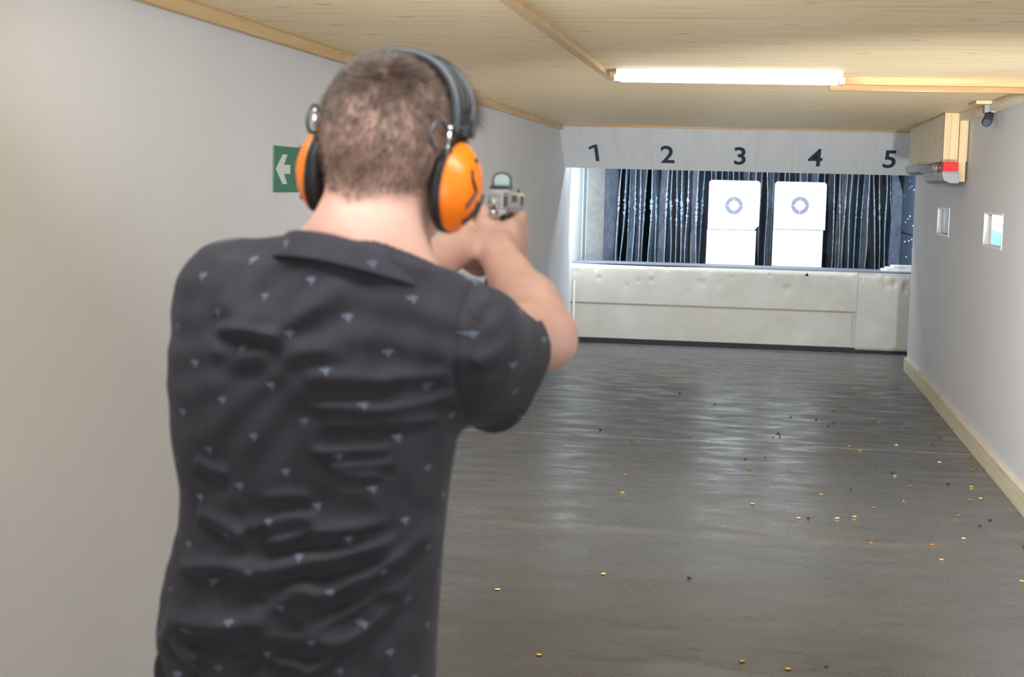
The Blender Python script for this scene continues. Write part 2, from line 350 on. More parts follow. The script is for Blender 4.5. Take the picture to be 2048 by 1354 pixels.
def lamella(px, i, Y):
    X = atY(px, 420, Y).x
    zt, zb = 2.02, .30; nz = 96; L = .068 + rng.random()*.03
    yaw = (-1.05 + 1.5*rng.random()) + (.10 if px < 1400 else 0); th = .012
    ph = rng.random()*6; sway = .004*rng.normal(); lean = .012*rng.normal() + (.05 if px > 1740 else 0) + (-.04 if px < 1300 else 0)
    vs = []; fs = []; ev = []; ef = []
    fr = rng.random(nz+1)
    for k in range(nz+1):
        z = zt+(zb-zt)*k/nz; u = (zt-z)/(zt-zb)
        x = lean*(u-.2) + .010*math.sin(3.2*z+ph) + sway*math.sin(7*z+ph*2)
        hit = math.exp(-((z-1.38)/.20)**2)*(1.0 if px < 1420 else .45)
        w_ = th*.5
        for (a, b) in ((-w_, 0), (w_, 0), (w_, L), (-w_, L)):
            ang = yaw + .10*math.sin(2*z+ph)
            vs.append((x + a + b*math.sin(ang), b*math.cos(ang), z))
        ew = .0028 + .0028*fr[k]*rng.random() + hit*.020*fr[k]*rng.random(); dx = hit*.003*rng.normal()
        for (a, b) in ((-ew, -.004), (ew, -.004-.01*hit*fr[k]), (ew, .003), (-ew, .003)):
            ev.append((x + a + dx, b, z))
        if k:
            q = 4*(k-1)
            for j in range(4):
                f = (q+j, q+(j+1) % 4, q+4+(j+1) % 4, q+4+j); fs.append(f); ef.append(f)
    fs += [(3, 2, 1, 0), (4*nz, 4*nz+1, 4*nz+2, 4*nz+3)]; ef += [(3, 2, 1, 0), (4*nz, 4*nz+1, 4*nz+2, 4*nz+3)]
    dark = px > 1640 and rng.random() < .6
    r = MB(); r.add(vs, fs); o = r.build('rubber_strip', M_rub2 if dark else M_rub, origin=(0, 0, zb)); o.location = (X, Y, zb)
    e = MB(); e.add(ev, ef); e.build('frayed_edge', M_fray, o, origin=(0, 0, zb)).location = (0, 0, 0)
    return o
nl = [x for x in curt_px if x < 1415]; nr = [x for x in curt_px if x > 1652]; nm = [x for x in curt_px if 1521 < x < 1549]
ordw = ['first', 'second', 'third', 'fourth', 'fifth', 'sixth', 'seventh', 'eighth', 'ninth', 'tenth', 'eleventh', 'twelfth', 'thirteenth', 'fourteenth', 'fifteenth', 'sixteenth', 'seventeenth', 'eighteenth', 'nineteenth', 'twentieth']
def ord_(k): return ordw[k] if k < 20 else 'number %d' % (k+1)
for i, px in enumerate(curt_px):
    o = lamella(px, i, 18.0 + .10*(i % 3) + .05*rng.random())
    if px in nl: lab = 'frayed blue-grey rubber strip left of the targets, %s from the pale side panel' % ord_(nl.index(px))
    elif px in nr: lab = 'dark hanging rubber strip right of the right target, %s from that target' % ord_(nr.index(px))
    elif px in nm: lab = 'rubber strip hanging in the gap between the two targets, %s from the left' % ord_(nm.index(px))
    else:
        side = [x for x in curt_px if (1415 < x <= 1521 if px < 1535 else 1549 <= x <= 1652)]
        lab = 'rubber strip with only its top showing above the %s target, %s from the left' % ('left' if px < 1535 else 'right', ord_(side.index(px)))
    tag(o, lab, 'rubber strip', 'rubber strips of the bullet curtain')
t = MB().box((-1.45, 18.0, 2.02), (1.58, 18.5, 2.12)).build('curtain_rail', M_rubdark, origin=(0, 18.25, 2.02))
tag(t, 'black rail above the rubber strips, under the bay roof', 'rail')
MBb = MB().box((-1.2, 18.62, 0), (1.6, 18.7, 2.02)).build('rubber_backing_sheet', M_rubdark, origin=(0.1, 18.66, 0))
tag(MBb, 'black rubber sheet behind the hanging strips', 'sheet')

# paper targets
M_tp = mat('white_target_card', (.86, .86, .86), .6); M_tb = mat('white_lower_board', (.80, .82, .82), .6); M_ring = mat('dark_target_ring', (.20, .21, .26), .6)
def target(px, first, label):
    c0 = atY(px, 411, 17.0); r = empty('target', (c0.x, 17.0, .55), label, 'target', 'paper targets')
    xo = -.02 if first else -.012
    zt, zm = atY(px, 361 if first else 364, 17).z, atY(px, 459, 17).z
    rr = .022; w2 = .272
    poly = [(-w2, zm-.55), (w2, zm-.55)] if not first else [(-w2, zm-.55), (w2-.045, zm-.55), (w2, zm-.50)]
    poly += [(w2, zt-.55-rr), (w2-rr, zt-.55), (-w2+rr, zt-.55), (-w2, zt-.55-rr)]
    sh = MB().prism(poly, -.006, .0).build('target_sheet', M_tp, r)
    MB().prism([(-.268+xo*.5, -.549), (.265+xo, -.549), (.265+xo, zm-.556), (-.268+xo*.5, zm-.556)], -.002, .012).build('lower_board', M_tb, r)
    mb = MB(); zc = c0.z-.55; a0, a1 = .052, .094
    for q in range(4):
        n_ = 14; vs = []; fs = []
        for k in range(n_+1):
            a = math.pi/2*q + .05 + (math.pi/2-.1)*k/n_
            for rd in (a0, a1): vs += [(rd*math.cos(a), -.0095, zc+rd*math.sin(a)), (rd*math.cos(a), -.0062, zc+rd*math.sin(a))]
        for k in range(n_):
            b = 4*k; fs += [(b, b+2, b+6, b+4), (b+1, b+5, b+7, b+3), (b+2, b+3, b+7, b+6), (b, b+4, b+5, b+1)]
        mb.add(vs, fs)
        a = math.pi/2*q; dx, dz = math.cos(a), math.sin(a)
        R_ = Matrix.Translation((0, 0, zc)) @ Matrix.Rotation(-a, 4, 'Y')
        mb.box((.074, -.0095, -.0048), (.090, -.0062, .0048), R_)
    mb.build('bullseye_ring', M_ring, sh)
    return r
target(1468, True, 'white paper target with dark ring, under lane number 3, left of the pair')
target(1600, False, 'white paper target with dark ring, under lane number 4, right of the pair')

# low bullet-catching bench in front of the bay
m = M_bench = mat('beige_bench_board', (.58, .54, .47), .55); n = N(m); c = n.coord()
col = n.ramp(n.noise(c, 2.4, 5, .6), [(.3, (.43, .39, .33)), (.55, (.49, .455, .395)), (.75, (.55, .53, .48))])
col = n.mix(n.mapr(n.noise(n.mapping(c, (1, 1, 30)), 4, 3), .4, .7, 0, .12), col, (.45, .40, .32)); n.color(col)
n.bump(n.noise(c, 5, 4, .6), .15, .02)
BY = 15.95
bench = empty('barrier_bench', (-.15, BY, 0), 'long beige low barrier wall with dented top edge, below the targets', 'barrier')
def brd(name, x0, x1, z0, z1, y0, y1, m_, dent=False, bev=.004):
    if not dent:
        o = MB().box((x0+.15, y0, z0), (x1+.15, y1, z1)).build(name, m_, bench, bevel=bev); return o
    nx, nz = 220, 26; vs = []; fs = []
    X = np.linspace(x0, x1, nx+1); Z = np.linspace(z0, z1, nz+1)
    dn = [(rng.uniform(x0, x1), z1-abs(rng.normal())*.10, .012+.02*rng.random(), .004+.009*rng.random()) for _ in range(22)]
    for z in Z:
        for x in X:
            y = y0 - .010*math.sin(x*2.3+1)*math.exp(-(z1-z)/.12)
            y += .03*math.exp(-((z1-z)/.022)**2)
            for (dx, dz, s_, a_) in dn:
                q = ((x-dx)**2+(z-dz)**2)/s_**2
                if q < 6: y += a_*math.exp(-q)
            vs.append((x+.15, y, z))
    for j in range(nz):
        for i in range(nx): b = j*(nx+1)+i; fs.append((b, b+1, b+nx+2, b+nx+1))
    k = len(vs); vs += [(x0+.15, y1, z0), (x1+.15, y1, z0), (x1+.15, y1, z1), (x0+.15, y1, z1)]
    top = [nz*(nx+1)+i for i in range(nx+1)]
    fs.append(tuple(top)+(k+2, k+3)); fs.append(tuple(reversed(range(nx+1)))+(k, k+1)); fs.append((k+1, k, k+3, k+2))
    return MB().add(vs, fs).build(name, m_, bench, smooth=True)
top_z = .815
xe = 1.045
brd('upper_board', -1.875, xe, .408, top_z, -.03, .0, M_bench, True)
brd('lower_board', -1.86, xe-.04, .055, .404, -.024, .0, M_bench)
brd('end_board', xe+.004, 1.60, .035, top_z-.006, -.028, .0, M_bench, True)
brd('core', -1.83, 1.60, .0, .80, .002, .42, M_bench)
brd('top_mat', -1.875, 1.60, .80, .826, .0, .44, mat('grey_rubber_mat', (.20, .22, .26), .7), bev=.006)
brd('kick_strip', -1.83, 1.60, 0, .05, -.006, .004, mat('black_rubber_strip', (.018, .018, .02), .7))
MB().prism([(-.02, -.012), (.022, -.016), (.006, .020)], -.036, -.029).build('bullet_hole', mat('black_tear', (.01, .01, .01), .9), bench).location = (atY(1613, 549, BY).x+.15, 0, atY(1613, 549, BY).z)
for dx, z1 in ((0, .62), (.022, .48)):
    pass
MB().tube([(-1.79, BY-.13, 0), (-1.79, BY-.13, .64)], .012, 8).build('wall_conduit', M_white, origin=(-1.79, BY-.13, 0))
tag(bpy.data.objects['wall_conduit'], 'thin white upright pipe at the left end of the beige barrier', 'pipe')
# stack of offcuts on the bench
for k, (w_, x, lab) in enumerate(((.30, 1.43, 'bottom'), (.25, 1.455, 'middle'), (.20, 1.49, 'top'))):
    o = MB().box((-w_/2, -.12, 0), (w_/2, .12, .019)).build('white_plank', M_bayW, bevel=.003, origin=(0, 0, 0))
    o.location = (x, BY+.2, .8265+k*.0195); o.rotation_euler = (0, 0, -.05+.06*k)
    tag(o, 'white plank at the right end of the barrier top, %s of its stack' % lab, 'plank', 'white planks stacked on the barrier')

# ------------------------------------------------------------------ right side timber boxing and fittings
t = empty('timber_boxing', (1.36, 11.1, 1.70), 'pine boxing with upright planks on the upper right wall, left of the orange-toned post', 'boxing')
MB().prism([(-.090, .06), (.068, .06), (.068, 3.1), (-.036, 3.1)], .14, .468, axis=2).build('plank_cladding', M_plankZ, t)
MB().box((-.098, 0, .115), (.0, .055, .468)).build('post', M_postZ, t, bevel=.002)
MB().box((.003, -.012, .0), (.052, .055, .466)).build('post', M_postZ, t, bevel=.002)
M_grey = mat('grey_fitting_plastic', (.20, .21, .22), .45)
def fixture(px, py, Y, wd, ln, ht, label, holes):
    p = atY(px, py, Y); r = empty('cable_trunking', (p.x, Y, p.z), label, 'fitting')
    o = MB().prism([(-wd, 0), (-wd*.86, -ht*.75), (-wd*.5, -ht), (0, -ht), (0, 0)], 0, ln).build('housing', M_grey, r, bevel=.004)
    for k in range(holes):
        MB().box((-wd-.003, ln*(.18+.26*k), -ht*.42), (-wd+.02, ln*(.18+.26*k)+.05, -ht*.22)).build('slot', M_ink, r)
    return r
r = fixture(1898, 345, 10.96, .115, 1.25, .072, 'long grey housing with slots under the pine boxing, carrying the red box', 3); r.location.x = 1.358
r = fixture(1840, 314, 12.6, .11, 1.0, .075, 'small grey rounded housing at the far end of the pine boxing', 0); r.location.x = 1.345; r.location.z = 1.838
rb = empty('warning_beacon', (1.302, 10.97, 1.75), 'red box-shaped beacon on top of the slotted grey housing', 'lamp')
bz = bpy.data.objects["cable_trunking"].location.z
rb.location.z = bz
M_red = mat('red_plastic', (.70, .012, .012), .5, 0, Specular_IOR_Level=.2)
MB().box((-.050, 0, .004), (.050, .115, .070)).build('red_lens', M_red, rb, bevel=.006)
MB().box((-.054, -.004, 0), (.054, .12, .006)).build('base', M_grey, rb)
M_tr = mat('clear_red_glass', (.9, .45, .42), .1, 0, Transmission_Weight=.85)
for k, (y, lab, mm) in enumerate(((.62, 'pale red glass tube standing on the grey housing behind the red box', M_tr), (.98, 'clear small bulb at the far end of the slotted grey housing', mat('clear_bulb', (.9, .88, .84), .1, 0, Transmission_Weight=.8)))):
    o = MB().lathe([(.004, 0), (.024, .003), (.026, .05), (.018, .066), (.002, .07)], 16, Matrix.Translation((0, 0, 0)) @ Matrix.Rotation(-math.pi/2, 4, 'Y')).build('signal_bulb', mm, smooth=True)
    o.location = (1.285, 10.80+y, bz+.0005); tag(o, lab, 'bulb')
# small black camera and timber blocks at the ceiling corner
p = atX(1985, 212, XR-.05)
t = empty('security_camera', (XR-.066, p.y-.02, C-.066), 'small black camera tucked under the ceiling corner trim at right', 'camera')
MB().tube([(0, 0, .0), (-.01, -.03, -.035), (-.03, -.10, -.06)], [.026, .03, .03], 14).build('camera_body', mat('black_plastic', (.02, .02, .022), .35), t, smooth=False)
MB().lathe([(.001, 0), (.02, .004), (.022, .012)], 14, Matrix.Translation((-.033, -.115, -.064)) @ Matrix.Rotation(-math.pi/2, 4, 'Z')).build('lens', mat('lens_glass', (.05, .06, .08), .05), t)
MB().box((-.035, -.03, .0), (.03, .06, .045)).build('bracket', M_grey, t)
o = MB().box((-.09, -.10, -.02), (.0, .25, .0)).build('timber_block', M_trimY, bevel=.003, origin=(0, 0, 0)); o.location = (XR-.075, p.y-.05, C-.001); tag(o, 'small pine block above the black camera, at the ceiling corner', 'block')

# ------------------------------------------------------------------ ceiling LED battens
M_led = mat('lit_diffuser', (1, 1, 1), .4, 0, Emission_Color=(.93, .96, 1, 1), Emission_Strength=3.2)
M_ledb = mat('white_batten_body', (.50, .50, .50), .5)
bl, br = atZ(1237, 163, C-.06), atZ(1680, 170, C-.06)
def batten(loc, ln, label):
    r = empty('led_batten', loc, label, 'ceiling light', 'ceiling battens')
    MB().prism([(-.065, 0), (-.06, -.03), (.06, -.03), (.065, 0)], -ln/2, ln/2, axis=0).build('housing', M_ledb, r, bevel=.003)
    MB().prism([(-.052, -.030), (-.046, -.058), (.046, -.058), (.052, -.030)], -ln/2+.018, ln/2-.018, axis=0).build('diffuser', M_led, r, bevel=.008)
    for s_ in (-1, 1):
        MB().prism([(-.058, -.028), (-.054, -.060), (.054, -.060), (.058, -.028)], s_*ln/2-.010, s_*ln/2+.010, axis=0).build('end_cap', M_ledb, r, bevel=.004)
    return r
batten(((bl.x+br.x)/2, (bl.y+br.y)/2+.02, C), br.x-bl.x+.02, 'long glowing white ceiling light between the two runs of timber')
area('batten_light', ((bl.x+br.x)/2, (bl.y+br.y)/2+.02, C-.064), br.x-bl.x-.06, .07, 24, (.95, .97, 1), ((bl.x+br.x)/2, (bl.y+br.y)/2+.02, 0))

# ------------------------------------------------------------------ escape sign on the left wall
s0 = atX(548, 291, XL+.004); s1 = atX(548, 384, XL+.004)
hS = s0.z-s1.z; zc = (s0.z+s1.z)/2; y0 = s0.y
sg = empty('escape_route_sign', (XL+.003, y0, zc), 'green sign with white left arrow on the left wall, beside the left ear cup', 'sign')
MB().box((-.002, 0, -hS/2), (.002, hS*2.75, hS/2)).build('sign_plate', mat('green_sign', (.012, .17, .085), .4), sg, bevel=.001)
M_sw = mat('white_sign_print', (.72, .74, .66), .4)
a = hS
arrow = [(.12, 0), (.62, .325), (.96, .325), (.70, .10), (1.18, .10), (1.18, -.10), (.70, -.10), (.96, -.325), (.62, -.325)]
MB().prism([(y*a, z*a) for y, z in arrow], .0022, .0032, axis=0).build('arrow', M_sw, sg)
fig = MB()
for poly in ([(1.55, -.36), (1.86, -.36), (1.86, .36), (1.55, .36), (1.55, .30), (1.80, .30), (1.80, -.30), (1.55, -.30)],
             [(1.20, .16), (1.42, .20), (1.52, .02), (1.47, 0), (1.38, .12), (1.33, -.05), (1.46, -.16), (1.40, -.36), (1.33, -.35), (1.36, -.18), (1.22, -.10), (1.10, -.30), (.98, -.36), (.97, -.30), (1.06, -.25), (1.20, -.02), (1.22, .10), (1.10, .04), (1.05, .07)]):
    fig.prism([((y+.78)*a, z*a) for y, z in poly], .0022, .0032, axis=0)
fig.prism([(a*(2.18+.055*math.cos(t)), a*(.29+.055*math.sin(t))) for t in np.linspace(0, 6.2, 14, endpoint=False)], .0022, .0032, axis=0)
fig.build('running_figure', M_sw, sg)

# ------------------------------------------------------------------ spent cartridge cases
def z4(L): return [(1440+x*608/2048, 760+y*340/1145, k) for x, y, k in L]
def z5(L): return [(880+x*600/2048, 1040+y*314/1072, k) for x, y, k in L]
def z3(L): return [(880+x*600/2048, 700+y*360/1229, k) for x, y, k in L]
def z6(L): return [(1440+x*608/2048, 1040+y*314/1058, k) for x, y, k in L]
cs = z4([(770, 197, 1), (472, 250, 0), (641, 264, 0), (760, 285, 0), (725, 310, 0), (1060, 285, 1), (398, 358, 0), (359, 384, 0), (404, 380, 2), (1442, 340, 2), (1478, 387, 0), (1437, 435, 0), (860, 444, 1), (928, 474, 1), (1178, 437, 1), (1716, 513, 1), (1688, 528, 2), (1467, 552, 1), (1707, 610, 1), (1777, 607, 2), (179, 531, 0), (303, 523, 0), (187, 598, 1), (464, 604, 0), (1155, 620, 0), (1190, 646, 1), (1280, 680, 2), (1276, 714, 1), (1545, 699, 0), (1681, 717, 1), (1862, 670, 1), (1963, 790, 0), (882, 735, 0), (670, 770, 1), (232, 835, 1), (1237, 809, 0), (1692, 807, 1), (1744, 796, 1), (1018, 860, 1), (545, 930, 1), (603, 928, 0), (775, 928, 1), (892, 918, 1), (1592, 913, 1), (1829, 943, 0), (1762, 981, 0), (1627, 1064, 1), (1414, 1109, 1), (1029, 1098, 1)])
cs += z5([(378, 472, 1), (1098, 371, 1), (1711, 391, 0), (656, 918, 1)])
cs += z3([(555, 461, 1), (1641, 294, 0), (1870, 370, 0), (1887, 447, 0), (1101, 542, 0), (1314, 622, 0), (1705, 584, 1), (1251, 851, 1), (1233, 972, 1)])
cs += z6([(165, 952, 1), (478, 1005, 1), (1476, 265, 1), (2018, 410, 1), (2040, 178, 0), (715, 989, 3)])
M_brass = mat('brass', (.80, .50, .16), .25, 1); M_brassd = mat('tarnished_brass', (.16, .10, .045), .45, .9)
def casing(m_, ln):
    r_ = .0050
    return MB().lathe([(.0028, .0012), (.0044, 0), (r_, .0006), (r_, .0016), (.0041, .0024), (.0041, .0032), (r_, .0044), (.00485, ln), (.0043, ln), (.0043, ln-.004)], 14).build('cartridge_case', m_, smooth=False)
protos = {1: casing(M_brass, .0191), 0: casing(M_brassd, .0150)}
used = {1: False, 0: False}
items = []
for px, py, k in cs:
    if k == 3: continue
    items.append((px, py, k))
# rows by distance, left to right, for the labels
rows = [(1240, 1400, 'in the row nearest the camera'), (1150, 1240, 'in the second nearest row'), (1060, 1150, 'beyond the rust-stained floor patch'), (1010, 1060, 'nearer than mid floor'), (965, 1010, 'across mid floor'), (925, 965, 'just in front of pale floor joint'), (885, 925, 'along the pale floor joint'), (855, 885, 'just beyond the pale joint'), (815, 855, 'in the band behind the joint'), (700, 815, 'in the farthest scatter')]
for lo, hi, where in rows:
    rowi = sorted([c for c in items if lo <= c[1] < hi])
    for k in (0, 1):
        sub = [c for c in rowi if (c[2] == 1) == (k == 1)]
        for i, (px, py, kk) in enumerate(sub):
            base = protos[k]
            if not used[k]: o = base; used[k] = True
            else: o = base.copy(); COL.objects.link(o)
            p = atZ(px, py, .005); an = rng.uniform(-.5, .5) + (math.pi if rng.random() < .5 else 0)
            if kk == 2:
                o.rotation_euler = (0, -math.pi/2, 0); o.location = (p.x, p.y, .0002)
            else:
                if k == 0: an += math.pi/2*rng.uniform(.3, 1)
                o.rotation_euler = (rng.random()*6, 0, an); o.location = (p.x, p.y, .0050)
            pos = 'alone' if len(sub) == 1 else '%s from left' % ord_(i)
            tag(o, '%s cartridge case%s, %s %s' % ('bright' if k else 'dark', ' upright' if kk == 2 else '', pos, where), 'cartridge case', 'spent cases on the concrete floor')
p = atZ(1652, 1333, 0.002)
o = MB().prism([(-.006, -.003), (.005, -.004), (.007, .002), (-.002, .005)], 0, .004, axis=2).build('black_chip', M_ink); o.location = (p.x, p.y, 0.0003); tag(o, 'tiny black chip on the floor right of the nearest cases', 'debris')
#PERSON#
# ------------------------------------------------------------------ the shooter
# implicit surfaces -> one continuous mesh (surface nets)
class Field:
    def __init__(s, lo, hi, h):
        s.lo = np.array(lo, float); s.h = h; s.n = (np.ceil((np.array(hi)-s.lo)/h)).astype(int)+1
        s.d = np.full(s.n, 1.0, np.float32); s.ax = [(s.lo[i]+h*np.arange(s.n[i])).astype(np.float32) for i in range(3)]
    def sl(s, lo, hi):
        a = np.clip(np.floor((np.array(lo)-s.lo)/s.h).astype(int), 0, s.n); b = np.clip(np.ceil((np.array(hi)-s.lo)/s.h).astype(int)+1, 0, s.n)
        return tuple(slice(int(i), int(j)) for i, j in zip(a, b))
    def grid(s, q): return s.ax[0][q[0]][:, None, None], s.ax[1][q[1]][None, :, None], s.ax[2][q[2]][None, None, :]
    def blend(s, q, v, k, op='u'):
        a = s.d[q]
        if a.size == 0: return
        v = np.broadcast_to(v, a.shape)
        if op == 'u':
            if k > 0: hh = np.maximum(k-np.abs(a-v), 0)/k; s.d[q] = np.minimum(a, v)-hh*hh*k/4
            else: s.d[q] = np.minimum(a, v)
        else: s.d[q] = np.maximum(a, -v)
    def cone(s, a, b, ra, rb, k=.02, op='u', flat=None):
        a = np.array(a, float); b = np.array(b, float); pad = max(ra, rb)+k+2*s.h
        q = s.sl(np.minimum(a, b)-pad, np.maximum(a, b)+pad); x, y, z = s.grid(q)
        ba = b-a; L = max(ba @ ba, 1e-9)
        px, py, pz = x-a[0], y-a[1], z-a[2]
        t = np.clip((px*ba[0]+py*ba[1]+pz*ba[2])/L, 0, 1)
        s.blend(q, np.sqrt((px-t*ba[0])**2+(py-t*ba[1])**2+(pz-t*ba[2])**2)-(ra+(rb-ra)*t), k, op)
    def ell(s, c, r, k=.02, M=None, op='u'):
        r = np.array(r, float)
        if M is not None:
            cw = np.array(M @ Vector(c)); R_ = np.array(M.to_3x3().inverted())
        else: cw = np.array(c, float); R_ = np.eye(3)
        pad = r.max()+k+2*s.h; q = s.sl(cw-pad, cw+pad); x, y, z = s.grid(q); x, y, z = x-cw[0], y-cw[1], z-cw[2]
        u = [(R_[i, 0]*x+R_[i, 1]*y+R_[i, 2]*z) for i in range(3)]
        k0 = np.sqrt((u[0]/r[0])**2+(u[1]/r[1])**2+(u[2]/r[2])**2)
        k1 = np.sqrt((u[0]/r[0]**2)**2+(u[1]/r[1]**2)**2+(u[2]/r[2]**2)**2)+1e-6
        s.blend(q, k0*(k0-1)/k1, k, op)
    def column(s, prof, k=.02, e=2.3, off=0.0, z0=None, z1=None):
        prof = np.array(prof); zz = s.ax[2]
        cx, cyy, a, b = [np.interp(zz, prof[:, 0], prof[:, i]) for i in (1, 2, 3, 4)]
        # soften the table
        for arr in (cx, cyy, a, b):
            arr[:] = np.convolve(np.pad(arr, 5, 'edge'), np.ones(11)/11, 'valid')
        a = a+off; b = b+off; x, y, z = s.grid((slice(None),)*3)
        v = ((np.abs((x-cx)/a)**e+np.abs((y-cyy)/b)**e)**(1/e)-1)*np.minimum(a, b)*.95
        z0 = prof[0, 0] if z0 is None else z0; z1 = prof[-1, 0] if z1 is None else z1
        v = np.maximum(v, np.maximum(z-z1-off, z0-z)); s.blend((slice(None),)*3, v.astype(np.float32), k)
    def mesh(s, name, m, parent, smooth_it=2):
        d = s.d; ins = d < 0
        c = np.zeros(tuple(s.n-1), np.int8)
        for i in (0, 1):
            for j in (0, 1):
                for k in (0, 1): c += ins[i:s.n[0]-1+i, j:s.n[1]-1+j, k:s.n[2]-1+k]
        idx = np.argwhere((c > 0) & (c < 8)); vid = np.full(c.shape, -1, np.int32); vid[tuple(idx.T)] = np.arange(len(idx))
        acc = np.zeros((len(idx), 3)); cnt = np.zeros(len(idx))
        for ax in range(3):
            o1, o2 = [q for q in range(3) if q != ax]
            for i in (0, 1):
                for j in (0, 1):
                    A = idx.copy(); A[:, o1] += i; A[:, o2] += j; B = A.copy(); B[:, ax] += 1
                    da, db = d[tuple(A.T)], d[tuple(B.T)]; mk = (da < 0) != (db < 0)
                    t = np.where(mk, da/np.where(mk, da-db, 1), 0); P = A.astype(float); P[:, ax] += t
                    acc[mk] += P[mk]; cnt[mk] += 1
        v = s.lo+s.h*acc/cnt[:, None]
        F = []
        for ax in range(3):
            o1, o2 = [(1, 2), (2, 0), (0, 1)][ax]
            A = ins.take(range(s.n[ax]-1), ax); B = ins.take(range(1, s.n[ax]), ax)
            e = np.argwhere(A != B); e = e[(e[:, o1] > 0) & (e[:, o2] > 0) & (e[:, o1] < s.n[o1]-1) & (e[:, o2] < s.n[o2]-1)]
            fl = ins[tuple(e.T)]
            q = []
            for (i, j) in ((1, 1), (0, 1), (0, 0), (1, 0)):
                g = e.copy(); g[:, o1] -= i; g[:, o2] -= j; q.append(vid[tuple(g.T)])
            q = np.stack(q, 1); q[~fl] = q[~fl][:, ::-1]; F.append(q)
        F = np.concatenate(F); F = F[(F >= 0).all(1)]
        ea = np.concatenate([F[:, [0, 1]], F[:, [1, 2]], F[:, [2, 3]], F[:, [3, 0]]]); ea = np.concatenate([ea, ea[:, ::-1]])
        deg = np.bincount(ea[:, 0], minlength=len(v))[:, None]+1e-9
        for it in range(smooth_it*2):
            av = np.stack([np.bincount(ea[:, 0], v[ea[:, 1], i], len(v)) for i in range(3)], 1)/deg
            v = v+(av-v)*(.55 if it % 2 == 0 else -.50)
        me = bpy.data.meshes.new(name); me.vertices.add(len(v)); me.vertices.foreach_set('co', v.astype(np.float32).ravel())
        me.loops.add(len(F)*4); me.loops.foreach_set('vertex_index', F.astype(np.int32).ravel())
        me.polygons.add(len(F)); me.polygons.foreach_set('loop_start', np.arange(0, len(F)*4, 4, dtype=np.int32))
        me.update(calc_edges=True); me.validate()
        o = link(name, me, m, parent, True)
        if parent: o.location = -parent.location
        return o, v

BX, BYY = -.53, 1.84
person = empty('person', (BX, BYY, 0), 'man seen from behind in dark patterned polo shirt, aiming a pistol with both arms', 'person')
HM = Matrix.Translation((-.430, 1.845, 1.676)) @ Matrix.Rotation(math.radians(-14), 4, 'Z') @ Matrix.Rotation(math.radians(6), 4, 'Y') @ Matrix.Rotation(math.radians(-3), 4, 'X')
def hl(p): return tuple(HM @ Vector(p))

# silhouette of the torso: z, centre x, centre y, half width, half depth
LR = [(.86, -.715, -.376, 1.865, .128), (.95, -.722, -.375, 1.865, .130), (1.03, -.726, -.374, 1.862, .128), (1.06, -.725, -.373, 1.86, .126), (1.09, -.720, -.371, 1.858, .123), (1.119, -.714, -.369, 1.855, .120),
      (1.149, -.704, -.367, 1.852, .117), (1.178, -.696, -.365, 1.850, .115), (1.208, -.691, -.362, 1.848, .114), (1.238, -.692, -.359, 1.845, .114), (1.267, -.695, -.355, 1.842, .116),
      (1.297, -.699, -.350, 1.84, .118), (1.327, -.701, -.346, 1.838, .120), (1.37, -.703, -.338, 1.836, .121), (1.41, -.702, -.334, 1.834, .118), (1.45, -.690, -.330, 1.832, .108), (1.48, -.660, -.335, 1.83, .094), (1.51, -.62, -.35, 1.828, .075)]
prof = [(z, (l+r_)/2, cyv, (r_-l)/2+.001, b) for z, l, r_, cyv, b in LR]
SL, SR = (-.632, 1.835, 1.470), (-.338, 1.835, 1.432)
EL, WL = (-.575, 2.08, 1.415), (-.432, 2.30, 1.524)
ER, WR = (-.281, 2.10, 1.413), (-.3765, 2.30, 1.515)
lerp = lambda a, b, t: tuple(a[i]+(b[i]-a[i])*t for i in range(3))

B = Field((-.80, 1.62, .88), (-.19, 2.49, 1.80), .003)
B.column(prof, .02, 2.3, -.027)
for s_, sh in ((1, SL), (-1, SR)):
    B.cone((-.455, 1.80, 1.545), (sh[0]*.8-.455*.2, sh[1], sh[2]+.012), .045, .040, .04)
    B.cone((-.49, 1.80, 1.44), sh, .07, .048, .04)
B.cone(SL, EL, .050, .043, .03); B.cone(SR, ER, .050, .041, .03)
B.cone((-.462, 1.812, 1.47), hl((0, -.022, -.055)), .073, .060, .03)
B.cone((-.455, 1.835, 1.50), hl((0, .03, -.085)), .055, .042, .03)
# head
B.ell((0, .002, .006), (.077, .098, .082), .02, HM)
B.ell((0, -.030, -.008), (.070, .070, .070), .03, HM)
B.ell((0, .042, -.050), (.062, .056, .066), .03, HM)
B.ell((0, .052, -.090), (.046, .042, .030), .03, HM)
B.ell((0, .088, -.104), (.020, .016, .016), .02, HM)
B.ell((0, .086, .000), (.045, .018, .012), .02, HM)
B.cone(hl((0, .097, -.008)), hl((0, .117, -.044)), .007, .011, .010)
for s_ in (-1, 1):
    B.cone(hl((s_*.012, .106, -.046)), hl((s_*.014, .100, -.048)), .007, .006, .006)
    B.ell((s_*.034, .080, -.046), (.020, .018, .018), .02, HM)
    B.ell((s_*.030, .101, -.018), (.013, .010, .009), .004, HM, op='s')
    B.ell((s_*.075, -.004, -.045), (.010, .020, .030), .006, HM)
B.ell((0, .098, -.070), (.022, .010, .0055), .006, HM); B.ell((0, .097, -.080), (.019, .010, .006), .006, HM)
# arms
for (e, w_, f) in ((EL, WL, 1), (ER, WR, 1)):
    B.cone(e, lerp(e, w_, .32), .042, .043, .03); B.cone(lerp(e, w_, .30), w_, .043, .0275, .03)
B.cone(lerp(ER, WR, .02), (ER[0]+.012, ER[1]+.02, ER[2]-.012), .030, .030, .02)
